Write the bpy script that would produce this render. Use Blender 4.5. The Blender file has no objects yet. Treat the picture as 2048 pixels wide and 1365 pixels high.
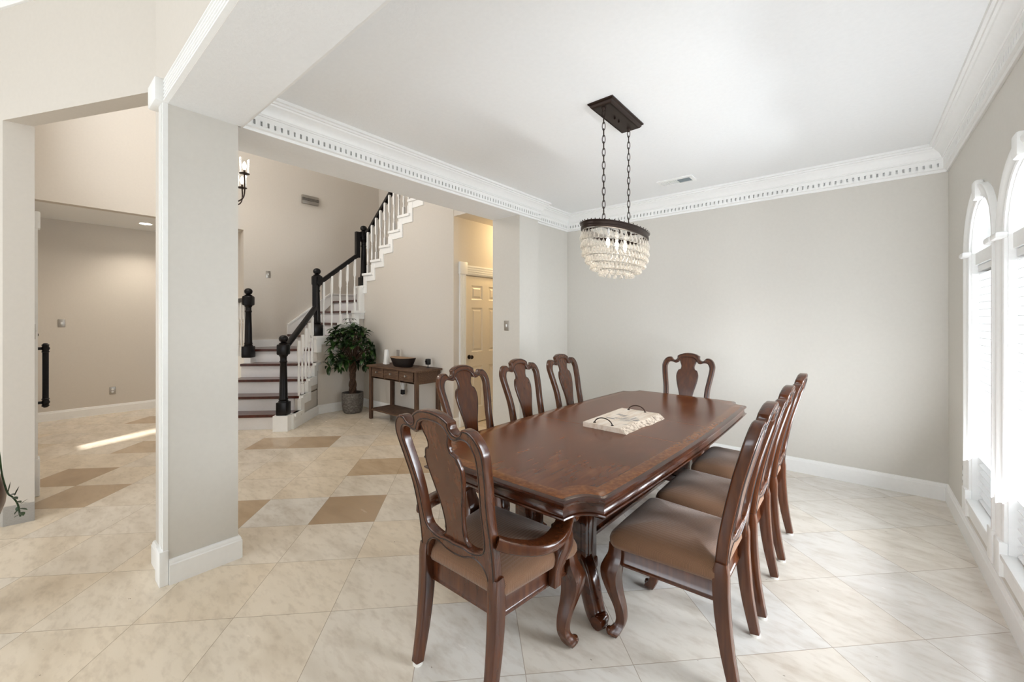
import bpy, bmesh, math, random
from math import sin, cos, pi, radians, sqrt, atan2
from mathutils import Vector, Matrix

S = bpy.context.scene
COL = S.collection
RND = random.Random(7)

# ------------------------------------------------------------------ camera, light, exposure
cd = bpy.data.cameras.new('camera'); cam = bpy.data.objects.new('camera', cd); COL.objects.link(cam)
cd.sensor_width = 36.0; cd.lens = 36.0 * 822.0 / 2048.0; cd.shift_y = -42.5 / 2048.0
cd.clip_start = 0.02; cd.clip_end = 100
cam.location = (0, 0, 1.45); cam.rotation_euler = (radians(90), 0, radians(39.85))
S.camera = cam

w = bpy.data.worlds.new('daylight_sky'); S.world = w; w.use_nodes = True
bg = w.node_tree.nodes['Background']; bg.inputs[0].default_value = (0.86, 0.925, 1.0, 1); bg.inputs[1].default_value = 1.7

def area(name, loc, rot, sx, sy, power, color=(1, 1, 1)):
    l = bpy.data.lights.new(name, 'AREA'); l.shape = 'RECTANGLE'; l.size = sx; l.size_y = sy; l.energy = power; l.color = color
    o = bpy.data.objects.new(name, l); COL.objects.link(o); o.location = loc; o.rotation_euler = rot
    return o
def point(name, loc, power, color, r=0.03):
    l = bpy.data.lights.new(name, 'POINT'); l.energy = power; l.color = color; l.shadow_soft_size = r
    o = bpy.data.objects.new(name, l); COL.objects.link(o); o.location = loc
    return o
# daylight outside the openings of the house
area('daylight_living', (-2.4, -4.9, 1.3), (radians(108), 0, 0), 4.0, 2.6, 64, (0.90, 0.95, 1.0))
for k, yy in enumerate((3.60, 2.79, 1.98)):
    area('daylight_dining', (1.05, yy, 1.25), (radians(125), 0, radians(90)), 0.75, 1.95, 77, (0.89, 0.94, 1.0))
area('daylight_entry', (-5.9, -0.35, 4.5), (radians(90), 0, 0), 2.0, 1.3, 19, (0.97, 0.98, 1.0))
sl = bpy.data.lights.new('sun', 'SUN'); sl.energy = 5.0; sl.angle = radians(7); sl.color = (1, .97, .92)
so = bpy.data.objects.new('sun', sl); COL.objects.link(so)
so.rotation_euler = Vector((-0.27, 0.65, -0.70)).to_track_quat('-Z', 'Y').to_euler()

vs = S.view_settings
vs.view_transform = 'Standard'; vs.look = 'None'; vs.exposure = 0.82; vs.gamma = 1.0; vs.use_curve_mapping = False
S.cycles.use_denoising = True; S.cycles.use_adaptive_sampling = False
S.cycles.max_bounces = 9; S.cycles.diffuse_bounces = 5; S.cycles.sample_clamp_indirect = 2.5; S.cycles.caustics_reflective = False; S.cycles.caustics_refractive = False; S.cycles.transparent_max_bounces = 16

# ------------------------------------------------------------------ materials
def srgb(r, g, b):
    f = lambda c: (c / 255.0 / 12.92) if c / 255.0 <= 0.04045 else ((c / 255.0 + 0.055) / 1.055) ** 2.4
    return (f(r), f(g), f(b), 1.0)
class NT:
    def __init__(s, name):
        s.m = bpy.data.materials.new(name); s.m.use_nodes = True
        s.t = s.m.node_tree; s.b = s.t.nodes['Principled BSDF']; s.out = s.t.nodes['Material Output']
    def n(s, typ, **kw):
        nd = s.t.nodes.new(typ)
        for k, v in kw.items():
            if k in nd.inputs: nd.inputs[k].default_value = v
            else: setattr(nd, k, v)
        return nd
    def l(s, a, b): s.t.links.new(a, b)
    def coord(s, scale=(1, 1, 1), rot=(0, 0, 0), src='Object'):
        tc = s.n('ShaderNodeTexCoord'); mp = s.n('ShaderNodeMapping')
        mp.inputs['Scale'].default_value = scale; mp.inputs['Rotation'].default_value = rot
        s.l(tc.outputs[src], mp.inputs[0]); return mp.outputs[0]
    def noise(s, vec, scale, detail=4, rough=0.5):
        nd = s.n('ShaderNodeTexNoise'); nd.inputs['Scale'].default_value = scale
        nd.inputs['Detail'].default_value = detail; nd.inputs['Roughness'].default_value = rough
        if vec is not None: s.l(vec, nd.inputs['Vector'])
        return nd.outputs['Fac']
    def ramp(s, fac, stops):
        r = s.n('ShaderNodeValToRGB'); e = r.color_ramp.elements
        while len(e) < len(stops): e.new(0.5)
        for i, (p, c) in enumerate(stops): e[i].position = p; e[i].color = c
        s.l(fac, r.inputs[0]); return r.outputs[0]
    def math(s, op, a, b=None, c=None):
        nd = s.n('ShaderNodeMath'); nd.operation = op
        for i, v in enumerate((a, b, c)):
            if v is None: continue
            if isinstance(v, (int, float)): nd.inputs[i].default_value = v
            else: s.l(v, nd.inputs[i])
        return nd.outputs[0]
    def mix(s, fac, a, b, mode='MIX'):
        nd = s.n('ShaderNodeMix'); nd.data_type = 'RGBA'; nd.blend_type = mode
        for idx, v in ((0, fac), (6, a), (7, b)):
            if isinstance(v, (int, float)): nd.inputs[idx].default_value = v
            elif isinstance(v, tuple): nd.inputs[idx].default_value = v
            else: s.l(v, nd.inputs[idx])
        return nd.outputs[2]
    def bump(s, h, strength, dist=0.01):
        b = s.n('ShaderNodeBump'); b.inputs['Strength'].default_value = strength; b.inputs['Distance'].default_value = dist
        s.l(h, b.inputs['Height']); s.l(b.outputs[0], s.b.inputs['Normal'])
    def set(s, **kw):
        for k, v in kw.items():
            s.b.inputs[k.replace('_', ' ')].default_value = v
        return s
def plain(name, col, rough=0.5, metal=0.0, coat=0.0, bump=None):
    q = NT(name); q.set(Base_Color=col, Roughness=rough, Metallic=metal, Coat_Weight=coat, Coat_Roughness=0.1)
    v = q.coord(); nz = q.noise(v, 40, 3)
    c2 = tuple(min(1, x * 1.012) for x in col[:3]) + (1,); c1 = tuple(x * 0.988 for x in col[:3]) + (1,)
    q.l(q.ramp(nz, [(0.3, c1), (0.7, c2)]), q.b.inputs['Base Color'])
    if bump: q.bump(q.noise(v, bump[0], 3), bump[1], 0.003)
    return q.m
def emit(name, col, strength):
    q = NT(name); q.set(Base_Color=col, Roughness=0.4); q.b.inputs['Emission Color'].default_value = col
    q.b.inputs['Emission Strength'].default_value = strength; return q.m

M = {}
M['wall'] = plain('wall_paint', srgb(212, 208, 200), 0.75, bump=(260, 0.04))
M['tanwall'] = plain('foyer_paint', srgb(212, 205, 195), 0.75, bump=(260, 0.04))
M['ceil'] = plain('ceiling_paint', srgb(242, 243, 243), 0.9, bump=(75, 0.28))
M['trim'] = plain('white_trim', srgb(245, 245, 243), 0.35)
M['riser'] = plain('white_riser', srgb(240, 239, 240), 0.35)
M['cream'] = plain('cream_door_paint', srgb(240, 230, 212), 0.4)
M['black'] = plain('black_lacquer', srgb(12, 9, 10), 0.32, coat=0.0)
for n_ in M['black'].node_tree.nodes:
    if n_.type == 'BSDF_PRINCIPLED': n_.inputs['Specular IOR Level'].default_value = .28
M['iron'] = plain('dark_bronze', srgb(52, 40, 34), 0.4, 0.7)
M['blackplastic'] = plain('black_plastic', srgb(18, 18, 18), 0.4)
M['steel'] = plain('brushed_nickel', srgb(170, 165, 158), 0.35, 0.8)
M['whiteplastic'] = plain('white_plastic', srgb(238, 238, 236), 0.4)
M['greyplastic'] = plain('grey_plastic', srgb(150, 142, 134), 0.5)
M['louver'] = plain('grey_louver', srgb(150, 160, 165), 0.5)
M['dark'] = plain('dark_recess', srgb(60, 56, 52), 0.8)
M['gap'] = plain('dentil_shadow_gap', srgb(170, 165, 155), 0.9)
M['blind'] = plain('white_blind', srgb(245, 246, 246), 0.5)
M['glide'] = plain('felt_glide', srgb(225, 222, 215), 0.8)
M['soil'] = plain('soil', srgb(40, 30, 24), 0.95)
M['ceramic'] = plain('brown_ceramic', srgb(70, 44, 30), 0.3, coat=0.3)

def wood(name, dark, mid, light, rough=0.3, coat=0.5, scale=(14, 14, 1.6), nscale=4.0, spec=0.5):
    q = NT(name); v = q.coord(scale)
    n1 = q.noise(v, nscale, 2, 0.4); v2 = q.coord((1, 1, 1)); n2 = q.noise(v2, 3.0, 3)
    f = q.math('ADD', q.math('MULTIPLY', n1, 0.65), q.math('MULTIPLY', n2, 0.4))
    q.l(q.ramp(f, [(0.22, dark), (0.52, mid), (0.85, light)]), q.b.inputs['Base Color'])
    q.set(Roughness=rough, Coat_Weight=coat, Coat_Roughness=0.12); return q.m
M['chair'] = wood('mahogany_chair', srgb(54, 26, 13), srgb(76, 39, 19), srgb(100, 55, 27), 0.22, 0.2)
M['chairline'] = plain('dark_glaze_line', srgb(22, 12, 10), 0.4)
M['tabledge'] = wood('mahogany_table_edge', srgb(34, 14, 7), srgb(60, 27, 12), srgb(92, 46, 20), 0.17, 0.15, (3, 3, 9))
M['tread'] = wood('stair_tread_wood', srgb(42, 18, 14), srgb(70, 30, 23), srgb(98, 48, 36), 0.3, 0.4, (2, 9, 9))
M['rustic'] = wood('rustic_wood', srgb(46, 32, 23), srgb(86, 62, 45), srgb(126, 98, 73), 0.7, 0.0, (1.8, 16, 16), 5)
M['rusticv'] = wood('rustic_wood_upright', srgb(46, 32, 23), srgb(82, 58, 42), srgb(118, 90, 66), 0.7, 0.0, (16, 16, 1.8), 5)
M['bowlout'] = plain('black_stained_wood', srgb(26, 20, 17), 0.5)
M['bowlin'] = wood('pale_bowl_wood', srgb(120, 92, 66), srgb(158, 126, 94), srgb(186, 154, 118), 0.6, 0.0, (2, 10, 10))
M['bark'] = wood('braided_bark', srgb(40, 28, 20), srgb(74, 52, 36), srgb(110, 82, 58), 0.85, 0.0, (8, 8, 20), 6)

def make_slab():
    q = NT('pale_live_edge_wood'); v = q.coord((14, 2.2, 8)); n1 = q.noise(v, 3, 6, 0.65)
    c = q.ramp(n1, [(0.3, srgb(214, 194, 172)), (0.5, srgb(234, 219, 202)), (0.7, srgb(242, 233, 222))])
    v2 = q.coord((5, 24, 5), (0, 0, 0.25)); n2 = q.noise(v2, 2.0, 2, 0.4)
    vm = q.n('ShaderNodeVectorMath'); vm.operation = 'LENGTH'
    cc = q.coord((1, 1, 1)); q.l(cc, vm.inputs[0])
    near = q.math('LESS_THAN', vm.outputs['Value'], 0.12)
    streak = q.math('MULTIPLY', q.math('GREATER_THAN', n2, 0.60), near)
    q.l(q.mix(q.math('MULTIPLY', streak, 0.75), c, srgb(84, 86, 96)), q.b.inputs['Base Color'])
    q.set(Roughness=0.55); return q.m
M['slab'] = make_slab()
M['stain'] = plain('dark_wood_streak', srgb(70, 72, 86), 0.6)
def make_liveedge():
    q = NT('mottled_live_edge'); n1 = q.noise(q.coord((10, 14, 20)), 3, 5, 0.7)
    q.l(q.ramp(n1, [(0.36, srgb(130, 112, 98)), (0.48, srgb(214, 196, 176)), (0.7, srgb(240, 230, 218))]), q.b.inputs['Base Color'])
    q.set(Roughness=0.7); return q.m
M['liveedge'] = make_liveedge()

def make_fabric():
    q = NT('brown_woven_fabric'); tc = q.n('ShaderNodeTexCoord')
    sx = q.n('ShaderNodeSeparateXYZ'); q.l(tc.outputs['Object'], sx.inputs[0])
    fx = q.math('PINGPONG', sx.outputs[0], 0.007)
    d = q.math('ADD', q.math('MULTIPLY', fx, 1.0), sx.outputs[1])
    st = q.math('SINE', q.math('MULTIPLY', d, 2 * pi / 0.0042))
    f = q.math('MULTIPLY_ADD', st, 0.5, 0.5)
    n1 = q.noise(tc.outputs['Object'], 5, 3)
    c = q.mix(f, srgb(96, 66, 45), srgb(142, 105, 76))
    q.l(q.mix(q.math('MULTIPLY', n1, 0.45), c, srgb(104, 72, 50)), q.b.inputs['Base Color'])
    q.set(Roughness=0.85, Sheen_Weight=0.35, Sheen_Roughness=0.4); q.bump(f, 0.5, 0.0015); return q.m
M['fabric'] = make_fabric()

def make_veneer():
    q = NT('mahogany_veneer'); tc = q.n('ShaderNodeTexCoord')
    sx = q.n('ShaderNodeSeparateXYZ'); q.l(tc.outputs['Object'], sx.inputs[0])
    U, V = sx.outputs[0], sx.outputs[1]
    av = q.math('ABSOLUTE', V)
    dv = q.math('SUBTRACT', av, 0.72)
    ang = q.math('ARCTAN2', U, dv); rad = q.math('SQRT', q.math('ADD', q.math('MULTIPLY', U, U), q.math('MULTIPLY', dv, dv)))
    cm = q.n('ShaderNodeCombineXYZ'); q.l(q.math('MULTIPLY', ang, 3.0), cm.inputs[0]); q.l(q.math('MULTIPLY', rad, 1.6), cm.inputs[1]); q.l(V, cm.inputs[2])
    n1 = q.noise(cm.outputs[0], 1.7, 2, 0.4)
    n2 = q.noise(q.coord((1, 1, 1)), 2.6, 3, 0.5)
    n3 = q.noise(q.coord((14, 2.0, 1)), 3, 2, 0.4)
    f = q.math('ADD', q.math('ADD', q.math('MULTIPLY', n1, 0.28), q.math('MULTIPLY', n2, 0.40)), q.math('MULTIPLY', n3, 0.32))
    c = q.ramp(f, [(0.28, srgb(72, 34, 14)), (0.50, srgb(98, 50, 22)), (0.80, srgb(134, 78, 38))])
    # inlay lines at the leaf joints
    s1 = q.math('LESS_THAN', q.math('ABSOLUTE', q.math('SUBTRACT', av, 0.232)), 0.004)
    s2 = q.math('LESS_THAN', q.math('ABSOLUTE', q.math('SUBTRACT', av, 0.232)), 0.0012)
    c = q.mix(q.math('MULTIPLY', s1, 0.6), c, srgb(150, 98, 58)); c = q.mix(s2, c, srgb(40, 20, 12))
    q.l(c, q.b.inputs['Base Color'])
    q.set(Roughness=0.2, Coat_Weight=0.08, Coat_Roughness=0.15, Specular_IOR_Level=0.24); return q.m
M['veneer'] = make_veneer()
def make_band():
    q = NT('crossbanded_veneer'); n1 = q.noise(q.coord((12, 12, 12)), 4, 4, 0.6)
    q.l(q.ramp(n1, [(0.30, srgb(98, 54, 25)), (0.52, srgb(118, 68, 32)), (0.75, srgb(140, 86, 44))]), q.b.inputs['Base Color'])
    q.set(Roughness=0.2, Coat_Weight=0.08, Coat_Roughness=0.15, Specular_IOR_Level=0.24); return q.m
M['band'] = make_band()

def make_travertine():
    q = NT('travertine_tile')
    at = q.n('ShaderNodeAttribute'); at.attribute_name = 'tone'
    uv = q.n('ShaderNodeUVMap'); sx = q.n('ShaderNodeSeparateXYZ'); q.l(uv.outputs[0], sx.inputs[0])
    eu = q.math('MINIMUM', sx.outputs[0], q.math('SUBTRACT', 1.0, sx.outputs[0]))
    ev = q.math('MINIMUM', sx.outputs[1], q.math('SUBTRACT', 1.0, sx.outputs[1]))
    e = q.math('MINIMUM', eu, ev)
    gr = q.math('LESS_THAN', e, 0.0035)
    obj = q.n('ShaderNodeTexCoord')
    off = q.n('ShaderNodeVectorMath'); off.operation = 'ADD'
    q.l(obj.outputs['Object'], off.inputs[0])
    cmb = q.n('ShaderNodeCombineXYZ'); q.l(q.math('MULTIPLY', at.outputs['Fac'], 37.0), cmb.inputs[2]); q.l(cmb.outputs[0], off.inputs[1])
    mp = q.n('ShaderNodeMapping'); mp.inputs['Rotation'].default_value = (0, 0, radians(45)); mp.inputs['Scale'].default_value = (1.0, 2.6, 1)
    q.l(off.outputs[0], mp.inputs[0])
    n1 = q.noise(mp.outputs[0], 3.2, 5, 0.5); n2 = q.noise(mp.outputs[0], 12, 5, 0.55)
    base = q.ramp(at.outputs['Fac'], [(0.0, srgb(228, 225, 219)), (0.2, srgb(229, 220, 206)), (0.45, srgb(231, 216, 193)), (0.62, srgb(204, 182, 154)), (0.82, srgb(184, 158, 127)), (1.0, srgb(170, 144, 116))])
    cl = q.ramp(n1, [(0.30, (0.80, 0.77, 0.73, 1)), (0.52, (1, 1, 1, 1)), (0.70, (1.05, 1.05, 1.06, 1))])
    c = q.mix(0.6, base, cl, 'MULTIPLY')
    sf = q.n('ShaderNodeMapRange'); sf.inputs[1].default_value = 0.52; sf.inputs[2].default_value = 0.22; sf.inputs[3].default_value = 0.0; sf.inputs[4].default_value = 0.35
    q.l(n2, sf.inputs[0]); c = q.mix(sf.outputs[0], c, srgb(168, 148, 124))
    n3 = q.noise(mp.outputs[0], 26, 2, 0.5)
    pit = q.math('MULTIPLY', q.math('LESS_THAN', n3, 0.235), q.math('LESS_THAN', n1, 0.47))
    c = q.mix(q.math('MULTIPLY', pit, 0.8), c, srgb(104, 84, 64))
    c = q.mix(q.math('MULTIPLY', gr, 0.6), c, srgb(140, 118, 94))
    q.l(c, q.b.inputs['Base Color']); q.set(Roughness=0.26)
    q.l(q.math('MULTIPLY_ADD', n1, 0.26, 0.08), q.b.inputs['Roughness'])
    h = q.math('SUBTRACT', q.math('MULTIPLY', n1, 0.15), gr); q.bump(h, 0.25, 0.002)
    return q.m
M['tile'] = make_travertine()

def make_pot():
    q = NT('grey_concrete'); v = q.coord((1, 1, 1.6)); n1 = q.noise(v, 30, 5, 0.7)
    q.l(q.ramp(n1, [(0.3, srgb(72, 67, 62)), (0.5, srgb(100, 94, 88)), (0.7, srgb(132, 126, 119))]), q.b.inputs['Base Color'])
    q.set(Roughness=0.85); q.bump(n1, 0.4, 0.004); return q.m
M['concrete'] = make_pot()
def make_leaf():
    q = NT('glossy_leaf'); v = q.coord(); n1 = q.noise(v, 9, 3)
    q.l(q.ramp(n1, [(0.35, srgb(16, 34, 12)), (0.54, srgb(34, 62, 22)), (0.75, srgb(86, 120, 54))]), q.b.inputs['Base Color'])
    q.set(Roughness=0.38); return q.m
M['leaf'] = make_leaf()
def see_through(name, col, fac, rough=0.03):
    q = NT(name); tr = q.n('ShaderNodeBsdfTransparent'); gl = q.n('ShaderNodeBsdfGlossy'); mx = q.n('ShaderNodeMixShader')
    tr.inputs[0].default_value = col; gl.inputs['Roughness'].default_value = rough; gl.inputs['Color'].default_value = (1, 1, 1, 1)
    fr = q.n('ShaderNodeFresnel'); fr.inputs[0].default_value = 1.5
    f = q.math('ADD', q.math('MULTIPLY', fr.outputs[0], 0.9), fac)
    q.l(f, mx.inputs[0]); q.l(tr.outputs[0], mx.inputs[1]); q.l(gl.outputs[0], mx.inputs[2]); q.l(mx.outputs[0], q.out.inputs[0]); return q.m
M['glass'] = see_through('window_glass', (0.97, 0.98, 0.98, 1), 0.0)
M['shade'] = see_through('clear_lamp_glass', (.97, .97, .96, 1), 0.02, 0.25)
def make_crystal():
    q = NT('crystal_glass'); q.set(Base_Color=(.72, .69, .64, 1), Roughness=0.06, Coat_Weight=.3)
    tr = q.n('ShaderNodeBsdfTransparent'); tl = q.n('ShaderNodeBsdfTranslucent'); m1 = q.n('ShaderNodeMixShader'); m2 = q.n('ShaderNodeMixShader')
    tl.inputs[0].default_value = (.80, .77, .72, 1); tr.inputs[0].default_value = (.98, .97, .95, 1)
    lw = q.n('ShaderNodeLayerWeight'); lw.inputs[0].default_value = .45
    m1.inputs[0].default_value = .5; q.l(q.b.outputs[0], m1.inputs[1]); q.l(tl.outputs[0], m1.inputs[2])
    q.l(q.math('MULTIPLY_ADD', lw.outputs['Facing'], .70, .24), m2.inputs[0]); q.l(tr.outputs[0], m2.inputs[1]); q.l(m1.outputs[0], m2.inputs[2]); q.l(m2.outputs[0], q.out.inputs[0]); return q.m
M['crystal'] = make_crystal()
M['bulb'] = emit('lit_bulb', (1, 0.9, 0.76, 1), 2.6)
M['bulbd'] = emit('lit_downlight', (1, 0.93, 0.82, 1), 12)

# ------------------------------------------------------------------ mesh helpers
def tag(o, label=None, cat=None, group=None, kind=None):
    if label: o['label'] = label
    if cat: o['category'] = cat
    if group: o['group'] = group
    if kind: o['kind'] = kind
    return o
def thing(name, label, cat, loc=(0, 0, 0), rz=0, group=None):
    o = bpy.data.objects.new(name, None); COL.objects.link(o); o.empty_display_size = 0.1
    o.location = loc; o.rotation_euler = (0, 0, rz); return tag(o, label, cat, group)
def obj(name, bm, mats, parent=None, smooth=35, loc=None):
    me = bpy.data.meshes.new(name)
    if isinstance(bm, bmesh.types.BMesh):
        bmesh.ops.recalc_face_normals(bm, faces=bm.faces); bm.to_mesh(me); bm.free()
    else: me = bm; me.name = name
    for m in (mats if isinstance(mats, (list, tuple)) else [mats]): me.materials.append(M[m] if isinstance(m, str) else m)
    if smooth:
        me.polygons.foreach_set('use_smooth', [True] * len(me.polygons)); me.set_sharp_from_angle(angle=radians(smooth))
    o = bpy.data.objects.new(name, me); COL.objects.link(o)
    if parent: o.parent = parent
    if loc: o.location = loc
    return o
def struct(name, bm, mats, label, cat, parent=None, smooth=35):
    o = obj(name, bm, mats, parent, smooth); tag(o, label, cat, None, 'structure'); return o
def clone(root, loc=None, rz=None, label=None, group=None):
    r = root.copy(); COL.objects.link(r)
    if loc is not None: r.location = loc
    if rz is not None: r.rotation_euler = (0, 0, rz)
    if label: r['label'] = label
    if group: r['group'] = group
    for ch in list(root.children):
        c = ch.copy(); COL.objects.link(c); c.parent = r
        for g in list(ch.children):
            d = g.copy(); COL.objects.link(d); d.parent = c
    return r
def B(): return bmesh.new()
def box(bm, x0, x1, y0, y1, z0, z1, mat=0, bev=0.0):
    vs_ = [bm.verts.new(p) for p in ((x0, y0, z0), (x1, y0, z0), (x1, y1, z0), (x0, y1, z0), (x0, y0, z1), (x1, y0, z1), (x1, y1, z1), (x0, y1, z1))]
    fs = []
    for q in ((0, 3, 2, 1), (4, 5, 6, 7), (0, 1, 5, 4), (1, 2, 6, 5), (2, 3, 7, 6), (3, 0, 4, 7)):
        f = bm.faces.new([vs_[i] for i in q]); f.material_index = mat; fs.append(f)
    if bev:
        es = list({e for f in fs for e in f.edges})
        r = bmesh.ops.bevel(bm, geom=es, offset=bev, segments=2, affect='EDGES', profile=0.5)
        for f in r['faces']: f.material_index = mat
    return vs_
def obox(bm, c, hx, hy, z0, z1, ang, mat=0, bev=0.0):
    n0 = set(bm.verts); box(bm, -hx, hx, -hy, hy, z0, z1, mat, bev)
    nv = [v for v in bm.verts if v not in n0]
    ca, sa = cos(ang), sin(ang)
    for v in nv: v.co = (c[0] + v.co.x * ca - v.co.y * sa, c[1] + v.co.x * sa + v.co.y * ca, v.co.z)
def prism(bm, pts, z0, z1, mat=0):
    a = [bm.verts.new((p[0], p[1], z0)) for p in pts]; b = [bm.verts.new((p[0], p[1], z1)) for p in pts]
    n = len(pts); fs = [bm.faces.new(a[::-1]), bm.faces.new(b)]
    for i in range(n): fs.append(bm.faces.new((a[i], a[(i + 1) % n], b[(i + 1) % n], b[i])))
    for f in fs: f.material_index = mat
def loft(bm, rings, closed=True, cap=True, mat=0, loop=False):
    R_ = [[bm.verts.new(p) for p in r] for r in rings]; n = len(R_[0]); m = len(R_)
    for i in range(m if loop else m - 1):
        a, b = R_[i], R_[(i + 1) % m]
        for j in range(n if closed else n - 1):
            k = (j + 1) % n
            try: f = bm.faces.new((a[j], a[k], b[k], b[j])); f.material_index = mat
            except ValueError: pass
    if cap and not loop and closed:
        for r in (R_[0][::-1], R_[-1]):
            try: f = bm.faces.new(r); f.material_index = mat
            except ValueError: pass
    return R_
def lathe(bm, prof, seg=16, c=(0, 0, 0), mat=0, sx=1.0, sy=1.0, cap=True, rot=0.0):
    loft(bm, [[(c[0] + r * sx * cos(rot + 2 * pi * j / seg), c[1] + r * sy * sin(rot + 2 * pi * j / seg), c[2] + z) for j in range(seg)] for r, z in prof], cap=cap, mat=mat)
def tube(bm, pts, r, seg=8, mat=0, loop=False, flat=1.0, up=None):
    P = [Vector(p) for p in pts]; n = len(P); rings = []; prev = None
    for i in range(n):
        if loop: t = P[(i + 1) % n] - P[i - 1]
        else: t = P[min(i + 1, n - 1)] - P[max(i - 1, 0)]
        if t.length < 1e-9: t = Vector((0, 0, 1))
        t.normalize()
        if up is not None: a = Vector(up) - t * t.dot(Vector(up))
        elif prev is None: a = t.orthogonal()
        else: a = prev - t * t.dot(prev)
        if a.length < 1e-6: a = t.orthogonal()
        a.normalize(); prev = a; b = t.cross(a)
        rr = r[i] if isinstance(r, (list, tuple)) else r
        rings.append([P[i] + a * (rr * cos(2 * pi * j / seg)) + b * (rr * flat * sin(2 * pi * j / seg)) for j in range(seg)])
    loft(bm, rings, mat=mat, loop=loop)
def sweep_rect(bm, pts, hw, hh, side, mat=0, rnd=0.25):
    """swept rounded bar; side = fixed vector for the width direction"""
    P = [Vector(p) for p in pts]; rings = []
    for i in range(len(P)):
        t = (P[min(i + 1, len(P) - 1)] - P[max(i - 1, 0)]).normalized()
        s = Vector(side) - t * t.dot(Vector(side)); s.normalize(); u = t.cross(s)
        a = hw[i] if isinstance(hw, (list, tuple)) else hw; b = hh[i] if isinstance(hh, (list, tuple)) else hh
        ring = []
        for (cx, cy) in ((1, 1), (-1, 1), (-1, -1), (1, -1)):
            q = rnd * min(a, b)
            c0 = [(cx * a, cy * (b - q)), (cx * (a - 0.3 * q), cy * (b - 0.3 * q)), (cx * (a - q), cy * b)]
            if cx * cy < 0: c0 = c0[::-1]
            ring += [P[i] + s * x + u * y for x, y in c0]
        rings.append(ring)
    loft(bm, rings, mat=mat)
def cat(pts, n=6, closed=False):
    out = []; m = len(pts)
    for i in range(m if closed else m - 1):
        p = [pts[(i + k) % m] if closed else pts[max(0, min(m - 1, i + k))] for k in (-1, 0, 1, 2)]
        for s in range(n):
            t = s / n
            out.append(tuple(0.5 * ((2 * p[1][d]) + (-p[0][d] + p[2][d]) * t + (2 * p[0][d] - 5 * p[1][d] + 4 * p[2][d] - p[3][d]) * t * t + (-p[0][d] + 3 * p[1][d] - 3 * p[2][d] + p[3][d]) * t ** 3) for d in range(len(pts[0]))))
    if not closed: out.append(tuple(pts[-1]))
    return out
def lerp_tab(tab, x):
    if x <= tab[0][0]: return tab[0][1]
    for i in range(len(tab) - 1):
        if x <= tab[i + 1][0]:
            a, b = tab[i], tab[i + 1]
            p0 = tab[max(0, i - 1)]; p3 = tab[min(len(tab) - 1, i + 2)]
            t = (x - a[0]) / (b[0] - a[0]); h = b[0] - a[0]
            m0 = (b[1] - p0[1]) / (b[0] - p0[0]) * h; m1 = (p3[1] - a[1]) / (p3[0] - a[0]) * h
            return (2 * t ** 3 - 3 * t * t + 1) * a[1] + (t ** 3 - 2 * t * t + t) * m0 + (-2 * t ** 3 + 3 * t * t) * b[1] + (t ** 3 - t * t) * m1
    return tab[-1][1]
def offset_path(path, d, closed):
    n = len(path); out = []
    for i in range(n):
        p = Vector(path[i])
        a = Vector(path[i - 1]) if (closed or i > 0) else None
        b = Vector(path[(i + 1) % n]) if (closed or i < n - 1) else None
        ns = []
        for q, r in ((a, p), (p, b)):
            if q is None or r is None: continue
            t = (r - q)
            if t.length < 1e-9: continue
            t.normalize(); ns.append(Vector((t.y, -t.x)))
        if len(ns) == 2:
            m = ns[0] + ns[1]
            if m.length < 1e-6: m = ns[0]
            m.normalize(); k = 1.0 / max(0.35, m.dot(ns[0])); out.append(p + m * (d * k))
        else: out.append(p + ns[0] * d)
    return out
def planar_sweep(bm, path, prof, mapfn, closed=False, mat=0):
    """path in 2D; prof = [(offset to the right of the path, height)]"""
    cols = [[mapfn(q.x, q.y, h) for q in offset_path(path, o, closed)] for o, h in prof]
    rings = [[cols[j][i] for j in range(len(prof))] for i in range(len(path))]
    loft(bm, rings, closed=True, cap=not closed, mat=mat, loop=closed)
XY = lambda a, b, h: (a, b, h)
def fill_mesh(splines, ext, bev, mapfn=None, res=1):
    cu = bpy.data.curves.new('tmp', 'CURVE'); cu.dimensions = '2D'; cu.fill_mode = 'BOTH'; cu.extrude = ext; cu.bevel_depth = bev; cu.bevel_resolution = res
    cu.offset = -bev
    for sp in splines:
        s = cu.splines.new('POLY'); s.points.add(len(sp) - 1); s.use_cyclic_u = True
        for i, p in enumerate(sp): s.points[i].co = (p[0], p[1], 0, 1)
    o = bpy.data.objects.new('tmp', cu); COL.objects.link(o)
    dg = bpy.context.evaluated_depsgraph_get(); dg.update()
    me = bpy.data.meshes.new_from_object(o.evaluated_get(dg))
    bpy.data.objects.remove(o); bpy.data.curves.remove(cu)
    me.materials.clear()
    if mapfn:
        for v in me.vertices: v.co = mapfn(v.co.x, v.co.y, v.co.z)
    return me
def to_bm(me):
    bm = bmesh.new(); bm.from_mesh(me); bpy.data.meshes.remove(me); return bm

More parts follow.
